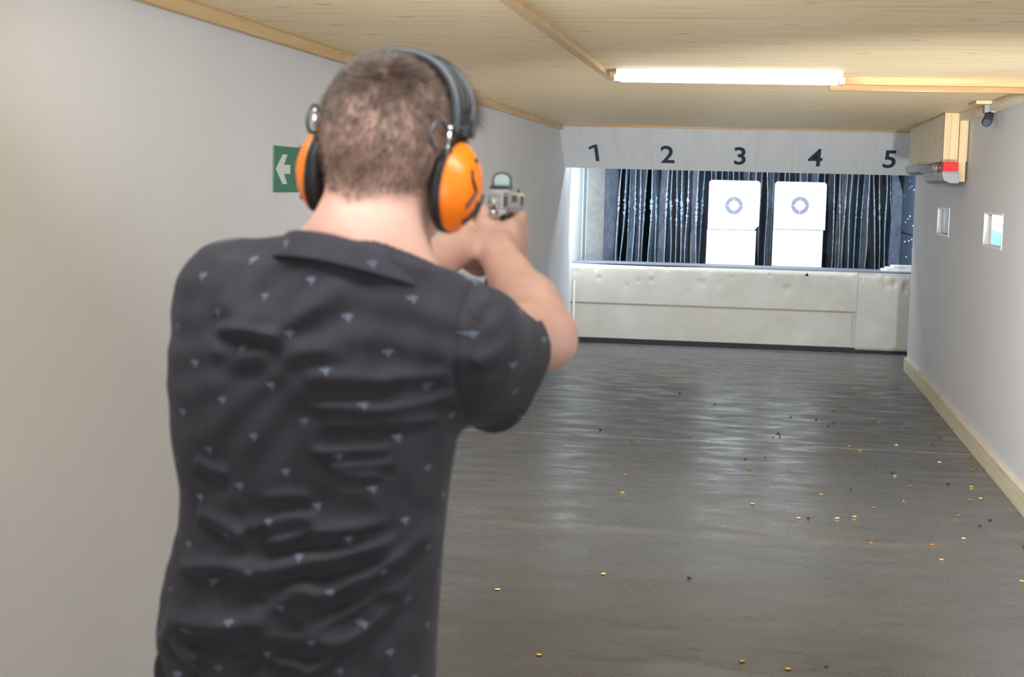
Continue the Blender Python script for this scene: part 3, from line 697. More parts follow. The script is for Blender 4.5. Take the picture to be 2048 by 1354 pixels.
# right hand round the grip
mcpR = [(-.361, 2.400, 1.560), (-.357, 2.405, 1.540), (-.358, 2.402, 1.520), (-.362, 2.393, 1.502)]
B.ell((-.366, 2.352, 1.532), (.020, .034, .034), .02)
for i, mp in enumerate(mcpR):
    B.cone(WR, mp, .021, .0125, .012)
for i, mp in enumerate(mcpR):
    r_ = (.0105, .011, .0105, .0092)[i]
    if i == 0: ch = [mp, (-.362, 2.436, 1.566), (-.374, 2.454, 1.564), (-.388, 2.452, 1.562)]
    else: ch = [mp, (-.367, 2.428, mp[2]-.002), (-.392, 2.431, mp[2]-.004), (-.406, 2.416, mp[2]-.006)]
    for a_, b_, q1, q2 in zip(ch[:-1], ch[1:], (r_, r_*.93, r_*.85), (r_*.93, r_*.85, r_*.72)): B.cone(a_, b_, q1, q2, .0035)
B.cone(WR, (-.398, 2.333, 1.545), .022, .020, .015)
B.cone((-.392, 2.325, 1.535), (-.404, 2.338, 1.571), .021, .013, .012)
for a_, b_, q1, q2 in (((-.404, 2.338, 1.571), (-.412, 2.370, 1.574), .012, .0105), ((-.412, 2.370, 1.574), (-.412, 2.402, 1.575), .0105, .0088)): B.cone(a_, b_, q1, q2, .006)
# left hand over it
mcpL = [(-.424, 2.402, 1.548), (-.426, 2.404, 1.528), (-.424, 2.400, 1.509), (-.419, 2.392, 1.491)]
B.ell((-.428, 2.350, 1.520), (.017, .034, .034), .015)
for mp in mcpL: B.cone(WL, mp, .022, .0125, .010)
B.cone(WL, (-.412, 2.345, 1.494), .024, .019, .012)
for i, mp in enumerate(mcpL):
    r_ = (.0105, .011, .0105, .0092)[i]; z = mp[2]
    ch = [mp, (-.408, 2.446, z-.001), (-.378, 2.450, z-.004), (-.356, 2.432, z-.008)]
    for a_, b_, q1, q2 in zip(ch[:-1], ch[1:], (r_, r_*.93, r_*.85), (r_*.93, r_*.85, r_*.74)): B.cone(a_, b_, q1, q2, .0035)
for a_, b_, q1, q2 in ((WL, (-.434, 2.345, 1.548), .022, .016), ((-.434, 2.345, 1.548), (-.432, 2.385, 1.564), .014, .0110), ((-.432, 2.385, 1.564), (-.428, 2.418, 1.566), .0108, .0088)): B.cone(a_, b_, q1, q2, .006)

m = M_skin = mat('skin', (.62, .36, .25), .48, 0, Subsurface_Weight=.18, Subsurface_Scale=.02, Specular_IOR_Level=.35)
m.node_tree.nodes['Principled BSDF'].inputs['Subsurface Radius'].default_value = (1, .35, .2)
n = N(m); c = n.coord()
att = n.n('ShaderNodeAttribute', attribute_name='scalp').outputs['Fac']; lipa = n.n('ShaderNodeAttribute', attribute_name='lips').outputs['Fac']
col = n.ramp(n.noise(c, 22, 4, .6), [(.3, (.66, .365, .285)), (.7, (.72, .44, .345))])
col = n.mix(n.mapr(n.noise(c, 9, 2), .5, .75, 0, .4), col, (.64, .29, .22))
stub = n.mapr(n.noise(c, 55, 4, .7), .3, .7, .16, .46)
col = n.mix(n.math('MULTIPLY', att, stub), col, (.115, .075, .058))
col = n.mix(n.math('MULTIPLY', lipa, .6), col, (.45, .16, .13)); n.color(col)
n.bump(n.noise(c, 160, 3), .08, .002)
body, bv = B.mesh('body', M_skin, person, 2)
HI = np.array(HM.inverted())
lp = bv @ HI[:3, :3].T + HI[:3, 3]
def smooth01(x): x = np.clip(x, 0, 1); return x*x*(3-2*x)
lx, ly, lz = lp[:, 0], lp[:, 1], lp[:, 2]
line = np.where(ly < .02, -.092+.35*np.abs(lx), -.075+1.6*(ly-.02)+.1*np.abs(lx))
line = np.where(ly > .055, np.maximum(line, .045+.6*(ly-.055)), line)
scalp = smooth01((lz-line)/.016+.2)*(np.linalg.norm(lp, axis=1) < .16)
a_ = body.data.attributes.new('scalp', 'FLOAT', 'POINT'); a_.data.foreach_set('value', scalp.astype(np.float32))
lips = (np.abs(lx) < .024)*(ly > .096)*(lz > -.088)*(lz < -.064)*1.0
a_ = body.data.attributes.new('lips', 'FLOAT', 'POINT'); a_.data.foreach_set('value', lips.astype(np.float32))
M_iris = mat('brown_iris', (.03, .018, .01), .15)
for s_ in (-1, 1):
    e = MB().lathe([(.001, -.0105), (.006, -.009), (.010, -.004), (.0108, 0), (.010, .004), (.006, .009), (.001, .0105)], 16, Matrix.Translation(Vector((s_*.030, .088, -.018)))).build('eye', mat('eye_white', (.8, .78, .75), .2), person, smooth=True)
    MB().lathe([(.0052, .0098), (.0052, .0104), (.0005, .0110)], 16, Matrix.Translation(Vector((s_*.030-.002, .088, -.018))) @ Matrix.Rotation(math.radians(98), 4, 'Z')).build('iris', M_iris, e, smooth=True)
    e.matrix_basis = HM
    e.matrix_parent_inverse = Matrix.Translation(-person.location)
# hair: short strands rooted on the scalp
nb = len(bv); nrm = np.zeros(nb*3, np.float32)
body.data.vertex_normals.foreach_get('vector', nrm); nrm = nrm.reshape(-1, 3)
ri = np.nonzero(scalp > .25)[0]
NH = 100000; pk = ri[rng.integers(0, len(ri), NH)]; q3 = lp[pk]
dens = .24+.8*np.exp(-(np.linalg.norm(q3-np.array([.006, -.058, .062]), axis=1)/.035)**2)+.8*smooth01((q3[:, 1]+.01)/.05)*(q3[:, 2] > .0)+.10*np.sin(q3[:, 0]*95+4*np.sin(q3[:, 2]*70))*np.sin(q3[:, 2]*120+q3[:, 0]*40)
pk = pk[rng.random(NH) < scalp[pk]*dens]
P = bv[pk]+rng.normal(0, .0016, (len(pk), 3)); Nn = nrm[pk]; L3 = lp[pk]
wh = np.array([.006, -.060, .060]); Dl = L3-wh; Dl /= np.linalg.norm(Dl, axis=1)[:, None]+1e-6
tang = np.cross(Dl, np.array([0, -.6, .8])); Dl = Dl+.35*tang+np.array([0, -.0, -.55])*(L3[:, 2:3] < .05)
Dw = Dl @ np.array(HM.to_3x3()).T; Dw -= Nn*(Dw*Nn).sum(1)[:, None]; Dw /= np.linalg.norm(Dw, axis=1)[:, None]+1e-6
ht = smooth01((L3[:, 2]+.06)/.13); ftop = smooth01((L3[:, 1]+.02)/.08)*smooth01((L3[:, 2]-.02)/.04)
near = np.exp(-(np.linalg.norm(L3-wh, axis=1)/.028)**2)
# clumps of longer and shorter hair
cl = np.sin(L3[:, 0]*130+3*np.sin(L3[:, 2]*60))*np.sin(L3[:, 2]*110+2*np.sin(L3[:, 0]*80+L3[:, 1]*50))
ftop = smooth01((L3[:, 1]-.030)/.02)*smooth01((L3[:, 2]-.01)/.04)
ln = (.0045+.0070*ht+.020*ftop)*(1+.25*cl)*(1+.6*near)*rng.uniform(.6, 1.3, len(pk)); lift = .40+.30*ftop+.25*near+rng.normal(0, .10, len(pk))
tip = P+(Dw+Nn*lift[:, None]+rng.normal(0, .16, P.shape))*ln[:, None]; mid = P*.5+tip*.5+Nn*(ln*.12)[:, None]
side = np.cross(Dw, Nn)+rng.normal(0, .5, P.shape); side /= np.linalg.norm(side, axis=1)[:, None]; side *= .00026
P0 = P-Nn*.0012
V = np.stack([P0-side, P0+side, mid+side, mid-side, tip], 1).reshape(-1, 3); k = np.arange(len(pk))*5
fq = np.stack([k, k+1, k+2, k+3], 1); ft = np.stack([k+3, k+2, k+4], 1)
me = bpy.data.meshes.new('hair'); me.vertices.add(len(V)); me.vertices.foreach_set('co', V.astype(np.float32).ravel())
me.loops.add(len(pk)*7); me.loops.foreach_set('vertex_index', np.concatenate([fq.ravel(), ft.ravel()]).astype(np.int32))
me.polygons.add(len(pk)*2); me.polygons.foreach_set('loop_start', np.concatenate([np.arange(len(pk))*4, len(pk)*4+np.arange(len(pk))*3]).astype(np.int32))
me.update(calc_edges=True)
m = M_hair = mat('brown_hair', (.11, .07, .05), .5, 0, Specular_IOR_Level=.4); n = N(m)
n.color(n.ramp(n.noise(n.coord(), 60, 4, .7), [(.3, (.045, .030, .022)), (.5, (.10, .068, .050)), (.72, (.23, .165, .125))]))
hair = link('hair', me, M_hair, person); hair.location = -person.location; hair['label'] = 'short brown hair, clipped at the nape'; hair['kind'] = 'stuff'

# ---- polo shirt
Sh = Field((-.80, 1.62, .86), (-.20, 2.08, 1.60), .0035)
Sh.column(prof, .02, 2.3, 0)
for sh in (SL, SR):
    Sh.cone((-.462, 1.805, 1.500), (sh[0]*.8-.455*.2, sh[1], sh[2]+.014), .070, .056, .05)
    Sh.cone((-.49, 1.80, 1.43), sh, .080, .054, .04)
dR = np.array(ER)-np.array(SR); dR /= np.linalg.norm(dR); dL = np.array(EL)-np.array(SL); dL /= np.linalg.norm(dL)
cR = np.array((-.296, 1.99, 1.398)); cL = np.array(SL)+dL*.17
Sh.cone(SR, cR, .068, .061, .03); Sh.cone(cR, cR+dR*.06, .061, .061, .01)
hg = cR+np.array((-.022, -.025, -.048)); Sh.cone((-.345, 1.870, 1.378), hg, .048, .050, .03); Sh.cone(hg, hg+dR*.10, .052, .052, .01)
Sh.cone(SL, cL, .063, .062, .025); Sh.cone(cL, cL+dL*.06, .062, .062, .01)
# creases of the cloth, as relief
def F4(L): return [(280+x/2.687, 850+y/2.687) for x, y in L]
def F3(L): return [(280+x/2.2756, 400+y/2.2756) for x, y in L]
folds = [(F4([(1655, 470), (1560, 580), (1450, 680), (1300, 770), (1130, 850), (1000, 890), (860, 880), (740, 935), (640, 975)]), .0095, .010),
 (F4([(1450, 600), (1300, 640), (1100, 690), (900, 715), (700, 760), (500, 750), (380, 745), (240, 760), (170, 720)]), .0085, .0095),
 (F4([(1000, 905), (850, 985), (700, 1035), (500, 1060), (350, 1070), (180, 1060), (60, 1000)]), .010, .013),
 (F4([(1360, 520), (1150, 545), (950, 560), (780, 600), (660, 630)]), .0065, .008),
 (F4([(1640, 560), (1550, 650), (1480, 800), (1380, 930), (1280, 1040), (1130, 1170), (1000, 1260), (850, 1340)]), .0085, .011),
 (F4([(1430, 850), (1250, 920), (1130, 1000), (980, 1060), (830, 1080)]), .006, .009),
 (F4([(1250, 1060), (1100, 1130), (950, 1140), (760, 1120), (600, 1170), (430, 1210)]), .009, .011),
 (F4([(1000, 500), (850, 480), (700, 515), (560, 545)]), .0045, .009), (F4([(950, 370), (800, 360), (680, 385)]), .003, .007),
 (F4([(1360, 125), (1200, 120), (1050, 125), (950, 125)]), .0045, .006), (F4([(1380, 205), (1200, 195), (1000, 195)]), .004, .006),
 (F4([(1320, 262), (1180, 255), (1060, 240)]), .004, .006), (F4([(600, 590), (480, 545), (380, 505), (280, 470)]), .006, .010),
 (F4([(500, 250), (380, 230), (280, 190)]), .0045, .008), (F4([(60, 1090), (150, 1180), (260, 1240), (330, 1260)]), .007, .012), (F4([(900, 1270), (760, 1250), (680, 1200)]), .005, .010),
 (F4([(980, 850), (850, 830), (720, 870), (630, 885)]), .005, .007),
 (F3([(340, 588), (450, 578), (560, 590), (690, 604)]), .0055, .007), (F3([(760, 775), (900, 780), (1100, 800), (1250, 800), (1430, 800)]), .0035, .008),
 (F3([(800, 835), (950, 828), (1200, 832)]), .0035, .007), (F3([(790, 915), (950, 925), (1100, 940), (1300, 928), (1460, 900)]), .0055, .008),
 (F3([(840, 985), (1000, 1002), (1200, 1005), (1440, 990)]), .0055, .008), (F3([(1050, 300), (900, 400), (780, 490), (600, 545), (430, 510), (365, 400), (420, 290)]), .0035, .016),
 (F3([(330, 680), (480, 690), (650, 700)]), .003, .012), (F3([(1490, 870), (1600, 850), (1700, 790), (1800, 700)]), .006, .012), (F3([(1500, 780), (1620, 700), (1720, 600)]), .004, .013),
 (F3([(1550, 400), (1540, 470), (1490, 540)]), .003, .010), (F3([(600, 640), (800, 660), (1000, 690)]), .0025, .012)]
seam = F3([(1520, 380), (1500, 450), (1480, 540), (1466, 640), (1460, 760), (1460, 880), (1466, 1000)])
def pixels_to_back(L, Y=1.745): return [np.array([atY(x, y, Y).x, atY(x, y, Y).z]) for x, y in L]
Xg, Zg = np.meshgrid(Sh.ax[0], Sh.ax[2], indexing='ij'); disp = np.zeros(Xg.shape)
def polydist(L, dz=0):
    best = np.full(Xg.shape, 9.0); bt = np.zeros(Xg.shape); tot = len(L)-1
    for i in range(tot):
        a_, b_ = L[i], L[i+1]; ba = b_-a_; t = np.clip(((Xg-a_[0])*ba[0]+(Zg-dz-a_[1])*ba[1])/(ba @ ba), 0, 1)
        dd = np.hypot(Xg-a_[0]-t*ba[0], Zg-dz-a_[1]-t*ba[1]); mk = dd < best; best[mk] = dd[mk]; bt[mk] = (i+t[mk])/tot
    return best, bt
def refine(L):
    o = []
    for i in range(len(L)-1):
        p0, p1, p2, p3 = L[max(i-1, 0)], L[i], L[i+1], L[min(i+2, len(L)-1)]
        for t in (0, .33, .66): o.append(.5*((2*p1)+(-p0+p2)*t+(2*p0-5*p1+4*p2-p3)*t*t+(-p0+3*p1-3*p2+p3)*t**3))
    return o+[L[-1]]
for L, am, wd in folds:
    L = refine(pixels_to_back(L))
    dd, tt = polydist(L); env = smooth01(tt/.18)*smooth01((1-tt)/.18)*.95+.05
    disp += am*np.exp(-(dd/wd)**2)*env
    dd, tt = polydist(L, -2.0*wd); env = smooth01(tt/.18)*smooth01((1-tt)/.18)
    disp -= .62*am*np.exp(-(dd/(wd*.95))**2)*env
dd, tt = polydist(refine(pixels_to_back(seam, 1.80))); disp -= .0035*np.exp(-(dd/.0035)**2)
disp += .0018*np.sin(Xg*37+9*np.sin(Zg*11))*np.sin(Zg*52+5*np.sin(Xg*17))
wy_ = 1-smooth01((Sh.ax[1]-1.80)/.06)
shell = np.maximum(Sh.d, -(Sh.d+.0085))
x, y, z = Sh.grid((slice(None),)*3)
for c0, d0, side_ok in ((cR-dR*.04, dR, (x > -.405) & (z > 1.27)), (cL, dL, (x < -.535) & (z > 1.36))):
    shell = np.maximum(shell, np.where((y > 1.88) & side_ok, (x-c0[0])*d0[0]+(y-c0[1])*d0[1]+(z-c0[2])*d0[2], -1))
hem = .90+.125*smooth01((-.655-x)/.05)
shell = np.maximum(shell, hem-z)
# neck hole follows the tilted collar
ncx, ncy = -.464, 1.812
nz_ = 1.500-.22*(x-ncx)-.38*(y-ncy)
hole = np.maximum(np.sqrt(((x-ncx)/1.0)**2+((y-ncy)/.95)**2)-.076, nz_-.03-z)
shell = np.maximum(shell, -hole)
shell = np.maximum(shell, np.where(np.abs(x-ncx) < .2, z-(nz_+.035), -1)*1.0)
Sh.d = shell.astype(np.float32)
m = M_polo = mat('charcoal_pique', (.045, .042, .052), .85, 0, Sheen_Weight=.06, Sheen_Roughness=.5, Specular_IOR_Level=.2); n = N(m); c = n.coord(); s = n.sep(c)
# motif lattice (x, z): a=(-.052,-.021) b=(.033,-.040)
a1, a2, b1, b2 = -.0520, -.0212, .0330, -.0400; det = a1*b2-a2*b1
ang = n.math('ARCTAN2', n.math('SUBTRACT', s[0], -.53), n.math('SUBTRACT', 1.875, s[1]))
gx = n.math('MULTIPLY', ang, .135); gz = n.math('SUBTRACT', s[2], 1.4115)
U = n.math('ADD', n.math('MULTIPLY', gx, b2/det), n.math('MULTIPLY', gz, -b1/det)); V_ = n.math('ADD', n.math('MULTIPLY', gx, -a2/det), n.math('MULTIPLY', gz, a1/det))
fu = n.math('SUBTRACT', n.math('FRACT', U), .5); fv = n.math('SUBTRACT', n.math('FRACT', V_), .5)
lx_ = n.math('ADD', n.math('MULTIPLY', fu, a1), n.math('MULTIPLY', fv, b1)); lz_ = n.math('ADD', n.math('MULTIPLY', fu, a2), n.math('MULTIPLY', fv, b2))
msk = None
for (ox, oz, rx, rz) in ((0, .0004, .0036, .0018), (-.0030, .0018, .0020, .0013), (.0030, .0020, .0020, .0012), (.0008, -.0024, .0011, .0030), (.0010, .0032, .0014, .0014)):
    e = n.math('SQRT', n.math('ADD', n.math('POWER', n.math('DIVIDE', n.math('SUBTRACT', lx_, ox), rx), 2.0), n.math('POWER', n.math('DIVIDE', n.math('SUBTRACT', lz_, oz), rz), 2.0)))
    v = n.mapr(e, .75, 1.25, 1, 0); msk = v if msk is None else n.math('MAXIMUM', msk, v)
msk = n.math('MULTIPLY', msk, n.mapr(n.noise(c, 14, 2), .3, .6, .35, .9))
base = n.ramp(n.noise(c, 30, 4), [(.3, (.031, .028, .035)), (.7, (.042, .038, .046))])
n.color(n.mix(msk, base, (.14, .165, .22)))
n.bump(n.noise(c, 700, 2), .25, .0008)
shirt, sv = Sh.mesh('polo_shirt', M_polo, person, 2)
ix = np.clip((sv[:, 0]-Sh.lo[0])/Sh.h, 0, Sh.n[0]-1.001); iz = np.clip((sv[:, 2]-Sh.lo[2])/Sh.h, 0, Sh.n[2]-1.001); i0 = ix.astype(int); k0 = iz.astype(int); fx = ix-i0; fz = iz-k0
dv = disp[i0, k0]*(1-fx)*(1-fz)+disp[i0+1, k0]*fx*(1-fz)+disp[i0, k0+1]*(1-fx)*fz+disp[i0+1, k0+1]*fx*fz
wv = 1-smooth01((sv[:, 1]-1.80)/.08)
sv = sv+np.stack([np.zeros(len(sv)), -dv*wv, np.zeros(len(sv))], 1)*1.8
shirt.data.vertices.foreach_set('co', sv.astype(np.float32).ravel()); shirt.data.update()
shirt['label'] = 'charcoal polo shirt scattered with tiny pale blue motifs'
# collar, folded over
def collar():
    prof_c = [(.0015, -.022), (.0, .0), (-.001, .018), (.002, .0235), (.0065, .0225), (.012, .010), (.0175, -.006), (.0225, -.019), (.0205, -.021), (.0150, -.009), (.0095, .006), (.0050, .016), (.0040, .010), (.0045, -.010), (.0050, -.022)]
    nt = 90; vs = []; fs = []; npf = len(prof_c)
    for i in range(nt+1):
        t = math.radians(90-8) - (2*math.pi-math.radians(16))*i/nt   # opening at the front (+y)
        ct, st = math.cos(t), math.sin(t); ra, rb = .081, .077
        cx, cyv = ncx+.000, ncy
        zc_ = 1.511-.23*(ra*ct)-.34*(rb*st)
        wv = .0015*math.sin(5*t+1)
        for (dr, dz) in prof_c:
            k_ = .72
            vs.append((cx+(ra+dr*1.15+wv)*ct, cyv+(rb+dr*1.15+wv)*st, zc_+dz*k_))
    for i in range(nt):
        for j in range(npf): fs.append((i*npf+j, i*npf+(j+1) % npf, (i+1)*npf+(j+1) % npf, (i+1)*npf+j))
    fs.append(tuple(range(npf))); fs.append(tuple(nt*npf+j for j in reversed(range(npf))))
    o = MB().add(vs, fs).build('collar', M_polo, shirt, smooth=True, sub=1)
    return o
collar()
for sgn, cc, dd_, rr in ((1, cR, dR, 0), ):
    pass
for k_ in range(2):
    MB().lathe([(.0005, 0), (.005, .0006), (.0052, .002), (.0005, .0026)], 12, Matrix.Translation((ncx+.004, 1.925+.012*k_, 1.455-.045*k_)) @ Matrix.Rotation(math.pi/2, 4, 'Z')).build('button', M_ink, shirt)

# ---- trousers and shoes
T = Field((-.84, 1.66, .05), (-.24, 2.08, 1.08), .006)
T.column([(z, cx, cyv, a_-.016, b-.014) for z, cx, cyv, a_, b in prof if z < 1.09], .02, 2.3, 0, z0=.86, z1=1.06)
T.cone((-.690, 1.86, .99), (-.66, 1.86, .88), .044, .07, .03)
T.cone((-.64, 1.85, .88), (-.655, 1.89, .49), .092, .066, .04); T.cone((-.655, 1.89, .49), (-.67, 1.83, .03), .064, .060, .02)
T.cone((-.455, 1.86, .88), (-.43, 1.92, .49), .092, .066, .04); T.cone((-.43, 1.92, .49), (-.415, 1.90, .03), .064, .060, .02)
T.cone((-.60, 1.80, .93), (-.50, 1.80, .93), .085, .085, .05)
x, y, z = T.grid((slice(None),)*3); T.d = np.maximum(T.d, .075-z).astype(np.float32)
T.d -= (.003*np.sin(z*70+8*x)*np.sin(x*30)*(z < .6)).astype(np.float32)
m = M_tr_ = mat('black_cotton', (.015, .015, .017), .9); trousers, _ = T.mesh('trousers', M_tr_, person, 1)
M_shoe = mat('black_leather', (.02, .018, .017), .4); M_sole = mat('pale_sole', (.35, .33, .3), .6)
for (hx, hy, yaw) in ((-.67, 1.815, .10), (-.415, 1.885, -.15)):
    q = Field((hx-.14, hy-.09, -.01), (hx+.14, hy+.28, .15), .005)
    d_ = np.array((-math.sin(yaw), math.cos(yaw), 0)); h0 = np.array((hx, hy, .035))
    q.cone(h0, h0+(0, 0, .06), .040, .044, .02); q.cone(h0, h0+d_*.10, .038, .044, .02); q.cone(h0+d_*.10, h0+d_*.19, .046, .034, .02); q.cone(h0+(0, 0, .05), h0+d_*.12, .035, .03, .02)
    z = q.ax[2][None, None, :]; d0 = q.d.copy()
    q.d = np.maximum(d0, .018-z).astype(np.float32); o, _ = q.mesh('shoe', M_shoe, person, 1)
    q.d = np.maximum(np.maximum(d0-.003, -z+.0005), z-.018).astype(np.float32); so, _ = q.mesh('sole', M_sole, None, 1); so.parent = o

# ------------------------------------------------------------------ ear defenders
ed = empty('ear_defenders', (0, 0, 0), 'orange and black ear defenders worn on the man, with padded black headband', 'ear defenders'); ed.matrix_world = HM
M_or = mat('orange_plastic', (1.0, .215, .006), .33, 0, Coat_Weight=.1); M_bk = mat('black_foam', (.015, .015, .016), .5); M_bkp = mat('satin_black_plastic', (.03, .03, .032), .32)
M_grim = mat('grey_rubber_rim', (.065, .07, .076), .35); M_ch = mat('polished_steel', (.75, .75, .75), .18, 1)
def band_pt(t):   # t 0..1 from right end over the top to the left end
    a_ = math.pi*t; ca, sa = math.cos(a_), math.sin(a_)
    return Vector((math.copysign(abs(ca)**.86, ca)*.0835, 0, .006+.0865*abs(sa)**.86))
def band(y0, y1, th, name, m_, parent, t0=0, t1=1):
    nn = 60; vs = []; fs = []
    for i in range(nn+1):
        t = t0+(t1-t0)*i/nn; p = band_pt(t); q = band_pt(min(t+.01, 1))-band_pt(max(t-.01, 0)); nrm_ = Vector((q.z, 0, -q.x)).normalized()
        if nrm_.dot(p-Vector((0, 0, .0))) < 0: nrm_ = -nrm_
        e_ = min(1, math.sin(math.pi*min(max(t, .012), .988))/.16); e_ = .55+.45*e_
        ym = (y0+y1)/2; hw = (y1-y0)/2*e_
        for (a_, b_) in ((-1, 0), (-1, 1), (-.8, 1.5), (0, 1.75), (.8, 1.5), (1, 1), (1, 0)): vs.append(p+nrm_*(th*b_*.6)+Vector((0, ym+hw*a_+.010*math.sin(math.pi*t), 0)))
    for i in range(nn):
        for j in range(7): fs.append((i*7+j, i*7+(j+1) % 7, (i+1)*7+(j+1) % 7, (i+1)*7+j))
    fs.append(tuple(range(7))); fs.append(tuple(nn*7+j for j in reversed(range(7))))
    return MB().add(vs, fs).build(name, m_, parent, smooth=True)
hb = band(-.022, .026, .007, 'headband', M_bkp, ed)
band(-.0245, -.0185, .0085, 'rear_rim', M_grim, hb); band(.0225, .0285, .0085, 'front_rim', M_grim, hb)
for yy in (-.009, .001, .011): band(yy, yy+.003, .0082, 'pad_rib', M_bkp, hb, .08, .92)
def face_x(y, z):
    rho = min(1, math.sqrt((y/.041)**2+(z/.050)**2)); return .0897+.0255*(1-rho**2.6)
for s_ in (1, -1):
    Tm = Matrix.Translation((0 if s_ > 0 else -.005, .002, -.055)) @ Matrix.Diagonal((s_*1.02, 1.10, 1.08, 1))
    cup = MB().lathe([(.030, .083), (.0415, .083), (.0425, .084), (.0425, .0865), (.040, .089), (.030, .090)], 40, Tm, .98, 1.20).build('ear_cup', M_bkp, ed, smooth=True)
    MB().lathe([(.018, .070), (.030, .069), (.038, .071), (.0415, .075), (.0425, .080), (.041, .0825), (.036, .084), (.020, .084)], 40, Tm, .98, 1.20).build('cushion', M_bk, cup, smooth=True)
    cap = MB().lathe([(.0410, .0865)] + [(.0405*q, .0905+.0245*(1-q**2.6)) for q in (1, .97, .92, .85, .75, .6, .4, .2, .04)], 44, Tm, 1.0, 1.22).build('orange_shell', M_or, cup, smooth=True)
    cap['label'] = 'glossy orange outer shell'
    def mk(pts, r_, name='black_mark', flat=1):
        P_ = [Tm @ Vector((face_x(y, z)+.0012, y, z)) for y, z in pts]
        MB().tube(P_, r_, 6).build(name, M_bk, cup)
    mk([(-.014, .022), (-.015, .012), (-.011, .005), (-.007, -.001), (-.010, -.007), (-.014, -.013), (-.016, -.020)], .0019)
    mk([(.006, -.012), (.004, -.021), (-.001, -.030), (-.008, -.036)], .0032)
    mk([(.026, -.003), (.024, -.012), (.020, -.021), (.015, -.028)], .0030)
    mk([(-.004, .032), (-.001, .032)], .0028)
    arm = MB().tube([(s_*.0885, .008, .022), (s_*.091, .000, .014), (s_*.089, -.020, .016)] + [(s_*(.083+.10*.0165*math.sin(q)), -.054+.0165*math.sin(q), .002+.0165*math.cos(q)) for q in np.linspace(.9, -3.6, 14)[::-1]][::-1] + [(s_*.089, -.030, -.014), (s_*.092, -.008, -.016), (s_*.094, .0, -.026)], .0023, 8)
    arm.build('wire_arm', M_grim, ed, smooth=True)
    MB().tube([(s_*.0900, -.040, .012), (s_*.0885, -.036, -.030)], .0018, 8).tube([(s_*.0900, -.0400, .010), (s_*.0901, -.0401, .014)], .0034, 8).build('adjuster_rod', M_ch, ed, smooth=True)
    MB().box((s_*.0945-.0012, .000, .026), (s_*.0945+.0012, .005, .042)).build('clip', M_ch, hb)

# ------------------------------------------------------------------ pistol
gun = empty('pistol', (-.3876, 2.33, 1.585), 'stainless steel pistol with red dot sight held in both hands', 'pistol')
gun.rotation_euler = (0, 0, -.010)
m = M_ss = mat('stainless_steel', (.55, .54, .53), .28, 1); n = N(m); n.rough(n.mapr(n.noise(n.coord(), 60, 3), .3, .7, .22, .40))
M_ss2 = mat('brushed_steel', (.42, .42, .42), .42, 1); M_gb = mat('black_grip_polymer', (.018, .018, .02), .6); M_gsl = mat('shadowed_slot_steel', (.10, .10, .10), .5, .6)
hwS = .0112
def chbox(w_, z0, z1, ch): return [(-w_, z0), (w_, z0), (w_, z1-ch), (w_-ch, z1), (-w_+ch, z1), (-w_, z1-ch)]
sl = MB().prism(chbox(hwS, -.004, .020, .004), 0, .085).prism(chbox(hwS-.0012, -.004, .0185, .005), .085, .230).build('slide', M_ss, gun, bevel=.0006)
for k_ in range(7): MB().box((hwS-.0006, .010+k_*.0052, -.002), (hwS+.0007, .0122+k_*.0052, .014)).build('serration', M_gsl, sl)
for k_ in range(5): MB().box((hwS-.0016, .185+k_*.0052, -.002), (hwS-.0006, .1872+k_*.0052, .013)).build('serration', M_gsl, sl)
MB().box((hwS-.002, .098, .004), (hwS+.0004, .135, .015)).build('ejection_port', M_gsl, sl)
MB().box((-.0065, -.0012, .000), (.0065, .0004, .013)).build('firing_pin_plate', M_ss2, sl); MB().lathe([(.0022, -.0), (.0022, .002)], 12, Matrix.Translation((0, -.0015, .006)) @ Matrix.Rotation(-math.pi/2, 4, 'Z')).build('firing_pin', M_gsl, sl)
fr_ = MB().prism(chbox(.0108, -.014, -.004, .001), .004, .215).prism(chbox(.0100, -.020, -.013, .001), .095, .205).build('frame', M_ss2, gun, bevel=.0006)
MB().tube([(0, .078, -.016), (0, .082, -.034), (0, .098, -.041), (0, .118, -.037), (0, .124, -.018)], .0038, 8, flat=1.3).build('trigger_guard', M_ss, fr_)
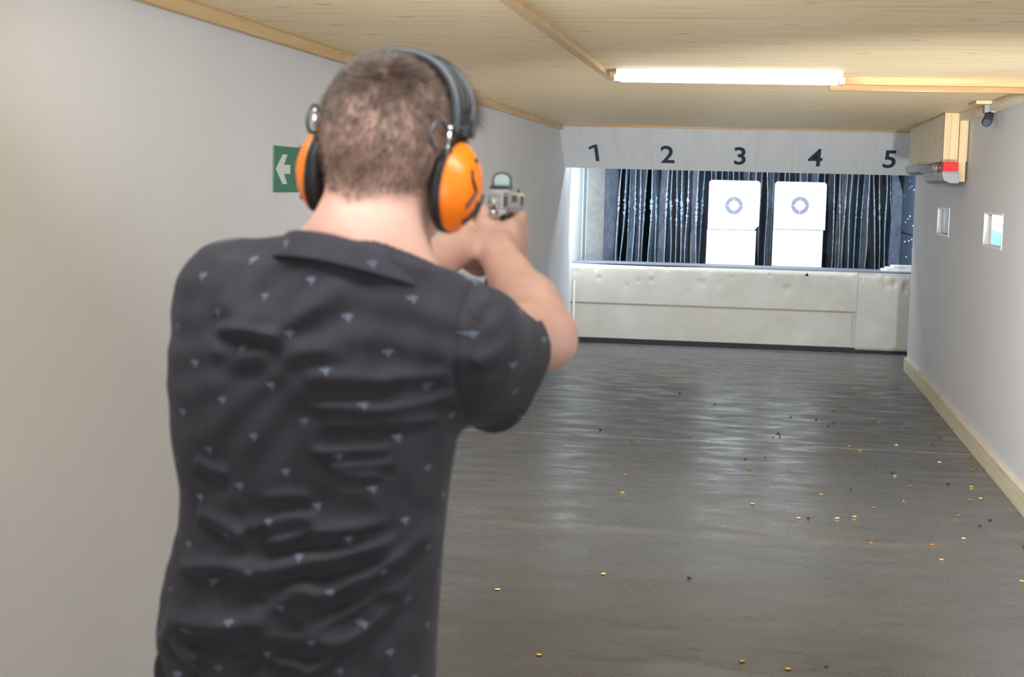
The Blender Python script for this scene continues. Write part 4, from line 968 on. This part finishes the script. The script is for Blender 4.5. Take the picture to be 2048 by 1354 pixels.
MB().tube([(0, .098, -.016), (0, .095, -.026), (0, .099, -.034)], .0030, 8).build('trigger', M_gsl, gun)
MB().tube([(0, .030, -.012), (0, .008, -.015), (0, -.012, -.012), (0, -.020, -.008)], [.0095, .0092, .008, .005], 12).build('beavertail', M_ss, gun, smooth=True)
MB().tube([(0, .004, -.004), (0, -.006, .001), (0, -.010, .008)], [.004, .0036, .0045], 10).build('hammer', M_ss, gun, smooth=True)
MB().box((-.0135, .040, -.010), (-.0108, .058, -.03)).box((.0108, .006, -.012), (.0142, .020, -.006)).build('thumb_safety', M_ss, gun, bevel=.0006)
gp = Matrix.Shear('XZ', 3, (0, 0)).to_4x4() if False else Matrix.Identity(4)
gpoly = [(.018, -.014), (.074, -.014), (.066, -.060), (.056, -.112), (.004, -.112), (.012, -.060)]
MB().prism(gpoly, -.0125, .0125, axis=0).build('grip', M_gb, gun, bevel=.004, seg=3)
MB().prism([(.002, -.112), (.060, -.112), (.060, -.121), (.002, -.121)], -.0135, .0135, axis=0).build('magazine_base', M_gb, gun, bevel=.002)
MB().box((-.0018, .216, .018), (.0018, .224, .0245)).build('front_sight', M_gsl, gun, bevel=.0004)
MB().lathe([(.0055, 0), (.0062, .006), (.0040, .0062)], 16, Matrix.Translation((0, .228, .008)) @ Matrix.Rotation(math.pi/2, 4, 'Z')).build('barrel', M_ss2, gun)
rd = MB().box((-.0140, .030, .0195), (.0140, .074, .0235)).build('red_dot_mount', M_ss, gun, bevel=.0008)
MB().box((-.0148, .036, .0236), (.0148, .072, .0300)).build('sight_base', M_bkp, rd, bevel=.0015)
arc = [(-.0135, .0295)] + [(-.0135*math.cos(q), .0385+.0105*math.sin(q)) for q in np.linspace(0, math.pi, 15)] + [(.0135, .0295)]
MB().tube([(x_, .058, z_) for x_, z_ in arc], .0019, 8, flat=1).build('sight_hood', M_bkp, rd, smooth=True)
M_lens = mat('green_coated_lens', (.62, .85, .78), .05, 0, Alpha=.45)
MB().prism([(x_*.93, .0300+(z_-.0295)*.93) for x_, z_ in arc], .0565, .0580).build('sight_lens', M_lens, rd)
